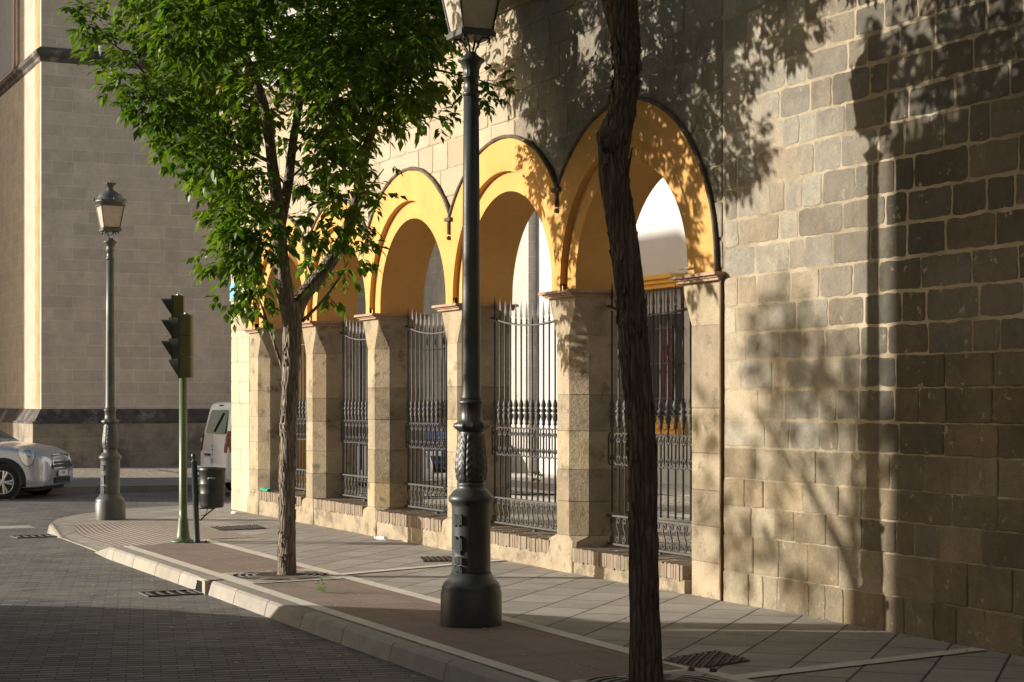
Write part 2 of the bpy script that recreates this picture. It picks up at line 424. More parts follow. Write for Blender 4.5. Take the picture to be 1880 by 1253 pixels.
M['weed'] = make_leaf('weed_leaf', (0.10, 0.18, 0.04), (0.16, 0.24, 0.06), (0.36, 0.30, 0.05))

def make_lampglass(name='frosted_pane'):
    m, nt, b = newmat(name)
    v = coords(nt)
    f = noise_t(nt, v, 14, 5, 0.6)
    c = mixc(nt, ramp(nt, f, [(0.35, 0.0), (0.65, 1.0)]), (0.66, 0.60, 0.50), (0.78, 0.73, 0.64))
    L(nt, c, b.inputs['Base Color']); b.inputs['Roughness'].default_value = 0.35
    tr = N(nt, 'ShaderNodeBsdfTranslucent'); L(nt, c, tr.inputs['Color'])
    mx = N(nt, 'ShaderNodeMixShader'); mx.inputs[0].default_value = 0.45
    L(nt, b.outputs[0], mx.inputs[1]); L(nt, tr.outputs[0], mx.inputs[2])
    L(nt, mx.outputs[0], nt.nodes['Material Output'].inputs['Surface'])
    return m
M['lampglass'] = make_lampglass()

def make_bottle():
    m, nt, b = newmat('clear_plastic')
    v = coords(nt)
    f = noise_t(nt, v, 30, 3, 0.5)
    c = mixc(nt, f, (0.75, 0.74, 0.76), (0.9, 0.88, 0.9))
    L(nt, c, b.inputs['Base Color']); b.inputs['Roughness'].default_value = 0.12
    b.inputs['Transmission Weight'].default_value = 0.5
    return m
M['bottle'] = make_bottle()

# ------------------------------------------------------------------ ground
def sheet(name, pts, z, m, kind='structure'):
    b = MB(); b.poly([(p[0], p[1], z) for p in pts])
    return tag(b.build(name, m), kind=kind)

sheet('road', [(-400, -300), (400, -300), (400, 600), (-400, 600)], -0.13, M['setts'])

def ramp_z(x, y):
    """dropped kerb at the crossing: the pavement dips to the road between two raised kerbs"""
    def ss(t): t = min(1, max(0, t)); return t * t * (3 - 2 * t)
    along = ss((y - 20.95) / 0.9) * (1 - ss((y - 24.1) / 1.0))
    across = 1 - ss((x - 4.8) / 1.5)
    return -0.118 * along * across

# outline of the pavement's street edge, inner side of the kerb
EDGE = [(4.74, -6.0), (4.74, 8.0), (4.80, 14.0), (4.85, 17.0), (4.88, 21.0), (4.95, 22.0), (4.99, 24.3), (5.06, 25.3), (5.35, 26.3),
        (5.82, 27.1), (6.3, 27.75), (6.92, 28.3), (7.78, 28.75), (8.8, 29.0), (11, 29.2), (20, 29.4)]
EDGE = [(x - 0.03, y) for x, y in EDGE]
def edge_x(y):
    for a, b in zip(EDGE, EDGE[1:]):
        if a[1] <= y <= b[1]:
            t = (y - a[1]) / max(1e-6, b[1] - a[1])
            return a[0] + t * (b[0] - a[0])
    return EDGE[-1][0]

def paving(name, x0, x1, ys, z, m, nx=10):
    """sheet following the dip; x0/x1 are functions of y"""
    b = MB(); rows = []
    for y in ys:
        a, c = x0(y), x1(y)
        rows.append([b.av((a + (c - a) * i / nx, y, ramp_z(a + (c - a) * i / nx, y) + z)) for i in range(nx + 1)])
    for r0, r1 in zip(rows, rows[1:]):
        for i in range(nx): b.af([r0[i], r0[i + 1], r1[i + 1], r1[i]])
    return tag(b.build(name, m), kind='structure')

def yr(a, b, st): 
    n = max(1, int(round((b - a) / st)))
    return [a + (b - a) * i / n for i in range(n + 1)]

K = 0.12
paving('pavement', lambda y: edge_x(y) + 0.02, lambda y: D + 0.4 if y < 27.4 else 20.0, yr(-6, 29.0, 0.25), 0.0, M['tiles'], 24)
paving('pavement_strip', lambda y: edge_x(y) + 0.21, lambda y: 5.95 + 0.008 * (y - 9), yr(-6, 21.4, 0.4), 0.004, M['red_tiles'], 6)
paving('pavement_band', lambda y: edge_x(y) + 0.10, lambda y: edge_x(y) + 0.225, yr(-6, 21.3, 0.4), 0.008, M['band'], 2)
paving('pavement_band', lambda y: 5.885 + 0.012 * (y - 9), lambda y: 6.02 + 0.012 * (y - 9), yr(-6, 21.5, 0.4), 0.008, M['band'], 2)
paving('ribbed_paving', lambda y: edge_x(y) + 0.22, lambda y: 6.75, yr(21.55, 24.95, 0.1), 0.006, M['tactile'], 30)
# cross bands
sheet('pavement_band', [(6.03, 16.50), (6.03, 16.64), (8.2, 17.42), (8.2, 17.27)], 0.0085, M['band'])
sheet('pavement_band', [(5.93, 9.26), (5.93, 9.41), (8.2, 9.78), (8.2, 9.63)], 0.0085, M['band'])
# square setts round the trees with thin pale frames
for (cx, cy) in ((5.50, 16.62), (5.36, 9.15)):
    sheet('pavement_band', [(5.0, cy - 0.56), (5.95, cy - 0.46), (5.95, cy + 0.62), (5.0, cy + 0.50)], 0.011, M['band'])
    sheet('pavement', [(5.06, cy - 0.49), (5.90, cy - 0.40), (5.90, cy + 0.55), (5.06, cy + 0.44)], 0.014, M['tiles'])

# kerb, stone by stone in one strip
kb = MB()
def kerb_seg(p, q, za, zb, w=0.155):
    tone = R.uniform(0.78, 1.1)
    kb.col = (tone, tone * R.uniform(0.97, 1.0), tone * R.uniform(0.93, 1.0), 1)
    p = Vector((p[0], p[1], 0)); q = Vector((q[0], q[1], 0))
    d = (q - p); ln = d.length; d.normalize(); n = Vector((-d.y, d.x, 0))     # n points to the road
    rings = []
    for t in (0.007, ln - 0.007):
        zt = za + (zb - za) * t / ln
        c = p + d * t
        pts = [(-w * 0.0 + 0.10, zt + 0.001), (-0.02 + 0.0, zt + 0.001), (-0.045, zt - 0.018), (-0.075, -0.14), (0.10, -0.14)]
        rings.append([tuple(c - n * a + Vector((0, 0, z))) for a, z in pts])
    kb.loft(rings)
y = -6.0
while y < 20.9:
    y2 = min(y + R.uniform(0.96, 1.02), 20.97)
    if 16.62 < y < 17.0 and False: pass
    a, c = (edge_x(y), y), (edge_x(y2), y2)
    if y < 16.83 < y2:                      # the storm inlet splits this stone
        kerb_seg(a, (edge_x(16.55), 16.55), 0, 0); kerb_seg((edge_x(17.02), 17.02), c, 0, 0)
    else: kerb_seg(a, c, 0.0, 0.0)
    y = y2
kerb_seg((edge_x(20.97), 20.97), (edge_x(21.9), 21.9), 0.0, -0.128)
yy = [21.9, 22.7, 23.5, 24.25]
for a, c in zip(yy, yy[1:]): kerb_seg((edge_x(a), a), (edge_x(c), c), -0.122, -0.122)
kerb_seg((edge_x(24.25), 24.25), (edge_x(25.2), 25.2), -0.12, -0.005)
pp = [(edge_x(25.2), 25.2)] + [(x, yv) for x, yv in EDGE if yv > 25.25]
for a, c in zip(pp, pp[1:]): kerb_seg(a, c, 0.0, 0.0)
tag(kb.build('kerb', M['kerb'], colattr=True), kind='structure')
b = MB(); b.box(edge_x(16.8) - 0.055, edge_x(16.8) + 0.1, 16.56, 17.01, -0.2, -0.03); b.box(edge_x(16.8) - 0.05, edge_x(16.8) + 0.1, 16.551, 17.019, -0.0295, 0.001)
b.f = b.f[:]; b.m = [0] * 6 + [1] * 6
bo = empty('storm_inlet', (0, 0, 0)); tag(bo, 'black storm inlet opening in the kerb face beside the road grating', 'storm inlet')
b.build('inlet_opening', [M['black'], M['kerb']], bo, colattr=True)

# worn crossing line on the setts
sheet('road_marking', [(3.2, 27.4), (5.0, 26.9), (5.0, 26.35), (3.2, 26.35)], -0.126, M['white_paint'])

# far side of the cross street
b = MB(); b.poly([(-60, 36.0, 0), (40, 36.0, 0), (40, 39.6, 0), (-60, 39.6, 0)])
tag(b.build('pavement', M['asphalt']), kind='structure')
sheet('pavement', [(-60, 39.6), (40, 39.6), (40, 44.6), (-60, 44.6)], 0.0, M['cobble'])
sheet('pavement', [(-60, 44.6), (60, 44.6), (60, 60), (-60, 60)], 0.0, M['tiles'])
kb = MB(); x = -20.0
while x < 30:
    kerb_seg((x + 1.0, 36.0), (x, 36.0), 0.0, 0.0); x += 1.0
# kerb faces -Y here
kb2 = MB()
x = -20.0
while x < 30:
    t = R.uniform(0.75, 1.0); kb2.col = (t, t * 0.98, t * 0.93, 1)
    kb2.box(x + 0.004, x + 0.996, 35.86, 36.02, -0.14, 0.003); x += 1.0
tag(kb2.build('kerb', M['kerb'], colattr=True), kind='structure')

# courtyard floor
sheet('courtyard_paving', [(D + 0.4, -6), (40, -6), (40, 29.3), (20, 29.3), (D + 0.4, 27.4)], 0.02, M['cobble'])
sheet('courtyard_paving', [(13.4, -6), (13.9, -6), (13.9, 29.2), (13.4, 29.2)], 0.024, M['band'])
sheet('courtyard_paving', [(16.4, -6), (18.6, -6), (18.6, 44), (16.4, 44)], 0.028, M['band'])
sheet('courtyard_paving', [(11.2, 29.3), (16.4, 29.3), (16.4, 44), (11.2, 44)], 0.024, M['cobble'])
sheet('courtyard_paving', [(14.6, 29.0), (15.1, 29.0), (15.1, 44), (14.6, 44)], 0.028, M['band'])

# ------------------------------------------------------------------ arcade building
BAYS = [(13.69, 15.83, 14.76), (16.36, 18.52, 17.43), (19.07, 21.14, 20.10), (21.64, 23.54, 22.59), (24.04, 25.96, 25.0)]
ZS, ZI = 2.87, 2.80
RO = 1.64
def rin(b): return (b[1] - b[0]) / 2
ROUT = [1.64, 1.64, 1.61, 1.50, 1.52]
MID = [13.115, 16.095, 18.80, 21.39, 23.79, 26.53]
SILLZ = [0.25, 0.29, 0.33, 0.36, 0.36]
PFRONT = [(13.06, 13.56), (15.905, 16.17), (18.66, 18.93), (21.24, 21.475), (23.608, 23.874), (26.09, 26.50)]
YEND = 27.45
arc = empty('arcade_building', (D, 20.0, 0))
tag(arc, 'stone arcade building with five yellow arches over stone piers', 'building')
OFF = Vector((-D, -20.0, 0))
class AB(MB):
    def av(s, p): return super().av(Vector(p) + OFF)

def arch_top(i, y, rr):
    c = BAYS[i][2]
    d = abs(y - c)
    return ZS + math.sqrt(max(0, rr * rr - d * d)) if d < rr else None

# --- wall: mortar core with the arch openings cut out + laid blocks
w = AB()
ys = [-4.0, 3.0, 13.06]
for i, bay in enumerate(BAYS):
    rr = rin(bay) + 0.24
    ys += [bay[2] + rr * math.cos(PI * k / 28) for k in range(29)]
ys += [26.50, YEND] + MID
ys = sorted(set(round(t, 4) for t in ys))
def zbot(y):
    if y <= 13.06 or y >= 26.5: return -0.1
    zb = 2.74
    for i, bay in enumerate(BAYS):
        t = arch_top(i, y, rin(bay) + 0.24)
        if t: zb = max(zb, t)
    return zb
ZT = 6.0
for a, c in zip(ys, ys[1:]):
    m_ = (a + c) / 2
    za, zc = zbot(a + 1e-4 if zbot(m_) > 1 else m_), zbot(c - 1e-4 if zbot(m_) > 1 else m_)
    w.quad((D, a, za), (D, c, zc), (D, c, ZT), (D, a, ZT))
    w.quad((D + WT, c, zc), (D + WT, a, za), (D + WT, a, ZT), (D + WT, c, ZT))
    if zbot(m_) > 1: w.quad((D, c, zc), (D, a, za), (D + WT, a, za), (D + WT, c, zc))
w.quad((D, YEND, -0.1), (D + WT, YEND, -0.1), (D + WT, YEND, ZT), (D, YEND, ZT))
w.quad((D, 26.5, -0.1), (D, 26.5, 2.74), (D + WT, 26.5, 2.74), (D + WT, 26.5, -0.1))
w.quad((D, 13.06, -0.1), (D + WT, 13.06, -0.1), (D + WT, 13.06, 2.74), (D, 13.06, 2.74))
w.mi = 1
def block(y0, y1, z0, z1, h, jag, tone, clip=None, rnd=0.02):
    """one dressed stone: jittered outline, chamfered edge, slightly tilted face"""
    ny = max(3, int((y1 - y0) / 0.03)); nz = max(3, int((z1 - z0) / 0.03))
    pts = []
    pts += [(y0 + (y1 - y0) * i / ny, z0) for i in range(ny)]
    pts += [(y1, z0 + (z1 - z0) * i / nz) for i in range(nz)]
    pts += [(y1 - (y1 - y0) * i / ny, z1) for i in range(ny)]
    pts += [(y0, z1 - (z1 - z0) * i / nz) for i in range(nz)]
    cy, cz = (y0 + y1) / 2, (z0 + z1) / 2
    hy, hz = (y1 - y0) / 2, (z1 - z0) / 2
    out = []
    for (py, pz) in pts:
        u, v = (py - cy) / hy, (pz - cz) / hz
        k = 1 - rnd / min(hy, hz) * max(0, abs(u) + abs(v) - 1.80) * 3.0
        py, pz = cy + (py - cy) * k, cz + (pz - cz) * k
        q = noise.noise((py * 9, pz * 9, tone[0] * 50)) * jag * 1.3 + R.uniform(-jag, jag) * 0.35
        q2 = noise.noise((py * 9 + 7, pz * 9 + 3, tone[0] * 50)) * jag * 1.3 + R.uniform(-jag, jag) * 0.35
        p2 = (py + q, pz + q2)
        if clip: p2 = clip(*p2)
        out.append(p2)
    ty, tz = R.uniform(-0.006, 0.006), R.uniform(-0.008, 0.008)
    w.col = (*tone, 1); w.smooth = False
    def at(py, pz, s, hh):
        a, c = cy + (py - cy) * s, cz + (pz - cz) * s
        return (D - hh - (a - cy) * ty - (c - cz) * tz, a, c)
    s1 = 1 - 0.006 / min(hy, hz)
    s2 = 1 - 0.007 / min(hy, hz)
    w.loft([[at(a, c, 1, -0.012) for a, c in out], [at(a, c, 1, h * 0.55) for a, c in out],
            [at(a, c, s2, h) for a, c in out]], True, False, True)

def tone_rand(base, sp=0.2, warm=0.06):
    t = base * R.uniform(1 - sp, 1 + sp); q = R.uniform(-warm, warm)
    return (t * (1 + q), t, t * (1 - q))

def clip_arch(py, pz):
    """keeps stones clear of the yellow arch faces"""
    if py < 13.04: return (py, pz)
    if pz < ZS:
        if 13.06 <= py <= 26.52:
            return (py, max(pz, ZS)) if pz > 2.5 else (py, pz)
        return (py, pz)
    for _ in range(2):
        for i, bay in enumerate(BAYS):
            rr = ROUT[i] - 0.06
            dy, dz = py - bay[2], pz - ZS
            d = math.hypot(dy, dz)
            if d < rr:
                if d < 1e-3: dz, d = 1, 1
                py, pz = bay[2] + dy / d * rr, ZS + dz / d * rr
    return (py, pz)

def inside_any(y0, y1, z0, z1):
    for i, bay in enumerate(BAYS):
        rr = ROUT[i] - 0.05
        if all(math.hypot(a - bay[2], c - ZS) < rr or c < ZS for a in (y0, y1) for c in (z0, z1)) and bay[2] - rr < (y0 + y1) / 2 < bay[2] + rr:
            return True
    return False

# wall beyond the arches: roughly squared stones in thick pale mortar, tighter and more worn low down
z = -0.02
row = 0
while z < ZT - 0.05:
    hh = R.uniform(0.225, 0.275)
    if z < 0.3: hh = R.uniform(0.26, 0.31)
    z1 = min(z + hh, ZT)
    y = 3.0 + R.uniform(-0.3, 0)
    while y < 13.02:
        ln = R.choice((R.uniform(0.2, 0.32), R.uniform(0.34, 0.5), R.uniform(0.38, 0.62)))
        y1 = y + ln
        if y1 > 12.9: y1 = 13.03
        if y1 > 13.0 and y1 - y < 0.08: break
        low = (z < 1.15) or (y < 10.6 and z < 1.9)
        gap = R.uniform(0.002, 0.006) if low else R.uniform(0.006, 0.015)
        gz = R.uniform(0.003, 0.007) if low else R.uniform(0.008, 0.017)
        jag = 0.006 if low else 0.010
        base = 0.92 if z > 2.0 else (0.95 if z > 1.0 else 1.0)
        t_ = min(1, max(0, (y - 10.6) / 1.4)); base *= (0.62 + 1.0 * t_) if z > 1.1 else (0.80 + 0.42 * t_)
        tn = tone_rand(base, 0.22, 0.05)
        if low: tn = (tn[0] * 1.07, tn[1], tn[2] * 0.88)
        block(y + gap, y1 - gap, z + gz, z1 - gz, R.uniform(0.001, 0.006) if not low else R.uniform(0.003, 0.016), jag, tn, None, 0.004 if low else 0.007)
        y = y1
    z = z1; row += 1
# above the arches and at the far corner: bigger, tighter stones
z = 2.80
while z < ZT - 0.05:
    z1 = min(z + R.uniform(0.27, 0.34), ZT)
    y = 13.05
    while y < YEND - 0.02:
        ln = R.uniform(0.32, 0.75)
        y1 = min(y + ln, YEND + 0.005)
        if YEND - y1 < 0.2: y1 = YEND + 0.005
        if not inside_any(y, y1, z, z1):
            g = R.uniform(0.003, 0.006)
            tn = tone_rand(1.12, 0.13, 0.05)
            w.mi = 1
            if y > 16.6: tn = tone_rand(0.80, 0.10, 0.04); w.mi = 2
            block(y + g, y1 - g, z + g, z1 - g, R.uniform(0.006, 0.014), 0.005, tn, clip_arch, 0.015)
        y = y1
    z = z1
z = -0.05
while z < 2.8:
    z1 = min(z + R.uniform(0.3, 0.42), 2.8)
    y = 26.5
    cuts = [26.5, R.uniform(26.8, 27.15), YEND + 0.005]
    for a, c in zip(cuts, cuts[1:]):
        w.mi = 2
        block(a + 0.003, c - 0.003, z + 0.003, z1 - 0.003, R.uniform(0.004, 0.009), 0.003, tone_rand(1.0, 0.08, 0.04), None, 0.01)
    z = z1
w.build('wall', [M['mortar'], M['block'], M['cream_stone']], arc, colattr=True)

# --- yellow faces
def clampmid(i, y): return min(max(y, MID[i]), MID[i + 1])
for i, bay in enumerate(BAYS):
    c, r = bay[2], rin(bay)
    rr = r + 0.21
    ro = ROUT[i]
    a = AB(); a.smooth = False
    # inner ring with the deep soffit
    prof_in, prof_out = [], []
    for k in range(41):
        t = PI * k / 40
        prof_in.append((c - r * math.cos(t), ZS + r * math.sin(t)))
        prof_out.append((c - (rr + 0.04) * math.cos(t), ZS + (rr + 0.04) * math.sin(t)))
    prof_in = [(c - r, ZI)] + prof_in + [(c + r, ZI)]
    prof_out = [(c - rr - 0.04, ZI)] + prof_out + [(c + rr + 0.04, ZI)]
    xf, xb = D + 0.035, D + WT + 0.004
    for k in range(len(prof_in) - 1):
        p, q = prof_in[k], prof_in[k + 1]; P, Q = prof_out[k], prof_out[k + 1]
        a.quad((xf, p[0], p[1]), (xf, q[0], q[1]), (xf, Q[0], Q[1]), (xf, P[0], P[1]))
        a.quad((xb, q[0], q[1]), (xb, p[0], p[1]), (xb, P[0], P[1]), (xb, Q[0], Q[1]))
        a.quad((xf, q[0], q[1]), (xf, p[0], p[1]), (xb, p[0], p[1]), (xb, q[0], q[1]))
    # outer face, clipped half way to the neighbouring arch
    xo = D - 0.03
    ysamp = sorted(set([round(clampmid(i, c + ro * math.cos(PI * k / 48)), 4) for k in range(49)] +
                       [round(clampmid(i, c + rr * math.cos(PI * k / 48)), 4) for k in range(49)] + [MID[i], MID[i + 1]]))
    def ztop(y):
        d = abs(y - c); return ZS + math.sqrt(max(0.0, ro * ro - d * d))
    def zlow(y):
        d = abs(y - c); return ZS + math.sqrt(rr * rr - d * d) if d < rr else ZI
    for y0, y1 in zip(ysamp, ysamp[1:]):
        e = 1e-5
        z00, z01 = zlow(y0 + e), zlow(y1 - e); z10, z11 = ztop(y0 + e), ztop(y1 - e)
        a.quad((xo, y0, z00), (xo, y1, z01), (xo, y1, z11), (xo, y0, z10))
        a.quad((xo, y1, z01), (xo, y0, z00), (D + 0.05, y0, z00), (D + 0.05, y1, z01))
        a.quad((xo, y0, z10), (xo, y1, z11), (D + 0.02, y1, z11), (D + 0.02, y0, z10))
    for yy_ in (MID[i], MID[i + 1]):
        a.quad((xo, yy_, ZI), (xo, yy_, ztop(yy_)), (D + 0.02, yy_, ztop(yy_)), (D + 0.02, yy_, ZI))
    a.build('arch', M['yellow'], arc)
    # dark drip moulding along the outer curve
    d_ = AB(); d_.smooth = True
    path = []
    for k in range(61):
        t = PI * k / 60
        yq, zq = c - (ro + 0.015) * math.cos(t), ZS + (ro + 0.015) * math.sin(t)
        if MID[i] - 0.02 <= yq <= MID[i + 1] + 0.02: path.append((D - 0.035, yq, zq))
    if i == 0: path = [(D - 0.035, c - ro - 0.01, ZI + 0.005)] + path
    if i == 4: path = path + [(D - 0.035, c + ro + 0.01, ZI + 0.005)]
    path = [(p[0], p[1] + noise.noise((p[1] * 6, 0, 3)) * 0.006, p[2] + noise.noise((p[2] * 6, p[1] * 3, 0)) * 0.008) for p in path]
    d_.tube(path, [0.022 + 0.007 * noise.noise((p[1] * 9, p[2] * 9, 0)) for p in path], 6)
    d_.build('arch_moulding', M['moulding'], arc)
    if i < 4:
        zv = ztop(MID[i + 1])
        p_ = AB(); p_.smooth = False
        p_.box(D - 0.07, D - 0.02, MID[i + 1] - 0.075, MID[i + 1] + 0.075, zv - 0.02, zv + 0.02)
        p_.tube([(D - 0.045, MID[i + 1], zv - 0.01), (D - 0.045, MID[i + 1], zv - 0.17)], 0.019, 6)
        p_.lathe([(0.008, zv - 0.235), (0.026, zv - 0.225), (0.028, zv - 0.205), (0.01, zv - 0.185)], 8, (D - 0.045, MID[i + 1], 0))
        p_.build('pendant', M['moulding'], arc)

# --- piers, imposts, sills
for k in range(6):
    f0, f1 = PFRONT[k]
    pb = AB(); t = R.uniform(0.92, 1.06); pb.col = (t, t * R.uniform(0.96, 1.0), t * R.uniform(0.9, 0.97), 1)
    cR = 0.0 if k == 0 else 0.145         # chamfer on the near side
    cL = 0.0 if k == 5 else 0.145
    y0 = f0 - cR; y1 = f1 + cL
    if k == 0: y0 = 13.062
    if k == 5: y1 = 26.498
    def ring(z, s, grow=0.0, xg=0.0):
        a_, b_ = cR * s, cL * s
        xx = D + 0.0 - xg
        g0 = grow if k else 0; g1 = grow if k < 5 else 0
        return [(xx, y0 + a_ - g0, z), (xx, y1 - b_ + g1, z), (xx + b_ + 0.001, y1 + g1, z), (D + WT - 0.02, y1 + g1, z), (D + WT - 0.02, y0 - g0, z), (xx + a_ + 0.001, y0 - g0, z)]
    zb = 0.36 if k else 0.30
    rings = [ring(-0.1, 0.12, 0.02, 0.05), ring(zb - 0.22, 0.12, 0.015, 0.045), ring(zb - 0.05, 0.22, 0.01, 0.025), ring(zb, 1.0)]
    rings += [ring(zb + 0.3 * j, 1.0) for j in range(1, 7)] + [ring(2.36, 1.0), ring(2.44, 0.75), ring(2.54, 0.42), ring(2.64, 0.12), ring(2.745, 0.02, 0.01, 0.01)]
    if k in (0,): rings = [ring(-0.1, 1.0), ring(0.5, 1.0), ring(1.0, 1.0), ring(1.6, 1.0), ring(2.2, 1.0), ring(2.36, 1), ring(2.44, 0.75), ring(2.54, 0.42), ring(2.64, 0.12), ring(2.745, 0.02)]
    # laid course by course, each stone with its own tone and tiny setback
    base_tone = pb.col
    zc_ = [r_[0][2] for r_ in rings]
    if k:
        pb.loft(rings[:4])
    cut = [(zb if k else -0.1)]
    while cut[-1] < 1.95: cut.append(cut[-1] + R.uniform(0.30, 0.43))
    cut[-1] = 2.36
    for za_, zb_ in zip(cut, cut[1:]):
        t = R.uniform(0.72, 1.12); pb.col = (t, t * R.uniform(0.96, 1.0), t * R.uniform(0.88, 0.98), 1)
        e = R.uniform(-0.003, 0.004)
        def rg(z, ee):
            r_ = ring(z, 1.0)
            return [(p[0] + (ee if p[0] < D + 0.2 else 0), p[1] + (0 if k in (0, 5) else (-ee if p[1] > (y0 + y1) / 2 else ee)), p[2]) for p in r_]
        pb.loft([rg(za_ + 0.0, e + 0.007), rg(za_ + 0.006, e), rg((za_ + zb_) / 2, e), rg(zb_ - 0.004, e), rg(zb_, e + 0.007)])
    pb.col = base_tone
    top_i = [n_ for n_, z_ in enumerate(zc_) if z_ >= 2.355][0]
    pb.loft(rings[top_i:])
    pb.build('pier', M['pale_stone'], arc, colattr=True)
    ib = AB()
    yy0 = y0 - (0.0 if k == 0 else 0.0); yy1 = y1
    for (z0, z1, ov) in ((2.735, 2.758, 0.035), (2.7585, 2.775, 0.055), (2.7755, 2.803, 0.092)):
        ib.box(D - ov - 0.02, D + WT + ov * 0.6, yy0 - ov * (0.7 if k else 0.6), yy1 + ov * (0.7 if k < 5 else 0.4), z0, z1)
    ib.build('impost', M['terracotta'], arc)
for i, bay in enumerate(BAYS):
    ya = PFRONT[i][1] + (0.10); yb = PFRONT[i + 1][0] - 0.10
    zt = SILLZ[i]
    sb = AB(); y = ya
    while y < yb - 0.02:
        t = R.uniform(0.030, 0.046); y2 = min(y + t, yb)
        tn = R.uniform(0.82, 1.14); sb.col = (tn, tn * R.uniform(0.92, 1.02), tn * R.uniform(0.86, 1.0), 1)
        dz, dx = R.uniform(-0.006, 0.004), R.uniform(-0.005, 0.005)
        x0 = D - 0.04 + dx
        for (xa, xb) in ((x0, D + 0.2 + dx), (D + 0.206 + dx, D + 0.44), (D + 0.446, D + WT + 0.02)):
            sb.box(xa, xb, y + 0.0018, y2 - 0.0018, zt - 0.135 + R.uniform(-0.01, 0.01), zt + dz + R.uniform(-0.003, 0.003))
        y = y2
    sb.build('brick_sill', M['old_brick'], arc, colattr=True)
    pl = AB(); pl.box(D - 0.028, D + WT, ya - 0.02, yb + 0.02, -0.1, zt - 0.128)
    pl.box(D - 0.02, D + WT - 0.01, ya + 0.002, yb - 0.002, zt - 0.127, zt - 0.02)
    pl.build('plinth', M['plinth'], arc)
# rusty joint where the arcade meets the rough wall
jb = AB()
zz = -0.05
while zz < 2.74:
    h_ = R.uniform(0.1, 0.25); jb.box(D - 0.03, D, 13.040 + R.uniform(-0.004, 0.003), 13.058 + R.uniform(-0.003, 0.004), zz, min(2.74, zz + h_)); zz += h_ * 1.001
jb.build('joint_strip', M['rust'], arc)
# string course, parapet storey
cb = AB()
prof = [(D + 0.1, 5.86), (D - 0.05, 5.86), (D - 0.06, 5.93), (D - 0.11, 5.95), (D - 0.12, 6.03), (D - 0.17, 6.06), (D - 0.22, 6.16), (D - 0.22, 6.22), (D + 0.1, 6.25)]
cb.prism([(p[0], p[1]) for p in prof], 'y', -4.0, YEND + 0.15)
cb.build('cornice', M['cornice'], arc)
ub = AB(); ub.box(D + 0.06, D + WT, -4.0, YEND, ZT + 0.001, 7.4)
ub.build('upper_wall', M['lavender'], arc)
for yw in (15.4, 19.2, 20.9, 23.0):
    wf = AB()
    for q in range(9): wf.box(D + 0.0, D + 0.03, yw + q * 0.16, yw + q * 0.16 + 0.022, 6.26, 7.25)
    for zq in (6.5, 6.75, 7.0, 7.23): wf.box(D - 0.004, D + 0.034, yw - 0.02, yw + 1.32, zq, zq + 0.02)
    wo = wf.build('window_lattice', plain('lattice_grey', (0.42, 0.41, 0.43), 0.7), arc)

# ------------------------------------------------------------------ iron gates
XG = D + 0.37
def bar_mesh():
    b = MB(); b.smooth = True
    b.tube([(0, 0, 0.60), (0, 0, 2.60)], 0.0115, 6)
    kn = [(r_ * 1.12 + 0.002, z_) for r_, z_ in [(0.010, 1.44), (0.019, 1.455), (0.014, 1.475), (0.022, 1.505), (0.028, 1.535), (0.024, 1.56), (0.013, 1.572), (0.030, 1.592), (0.030, 1.606), (0.013, 1.626), (0.023, 1.645), (0.024, 1.665), (0.014, 1.70), (0.009, 1.72)]]
    b.lathe(kn, 8)
    return b
def spear_mesh():
    b = MB(); b.smooth = True
    b.lathe([(0.009, 0.0), (0.015, 0.015), (0.009, 0.03), (0.014, 0.045), (0.008, 0.06)], 8)
    b.smooth = False
    b.xf = Matrix.Diagonal((1.25, 1.25, 1, 1))
    b.loft([[(0.006, 0, 0.055), (0, 0.008, 0.055), (-0.006, 0, 0.055), (0, -0.008, 0.055)],
            [(0.010, 0, 0.10), (0, 0.026, 0.10), (-0.010, 0, 0.10), (0, -0.026, 0.10)],
            [(0.007, 0, 0.17), (0, 0.015, 0.17), (-0.007, 0, 0.17), (0, -0.015, 0.17)],
            [(0.001, 0, 0.25), (0, 0.001, 0.25), (-0.001, 0, 0.25), (0, -0.001, 0.25)]])
    return b
def spiral(cy, cz, r, a0, turns, n=14, sgn=1):
    return [(0, cy + r * (1 - 0.72 * t / n) * math.cos(a0 + sgn * turns * 2 * PI * t / n), cz + r * (1 - 0.72 * t / n) * math.sin(a0 + sgn * turns * 2 * PI * t / n)) for t in range(n + 1)]
bar_me = None; spear_me = None
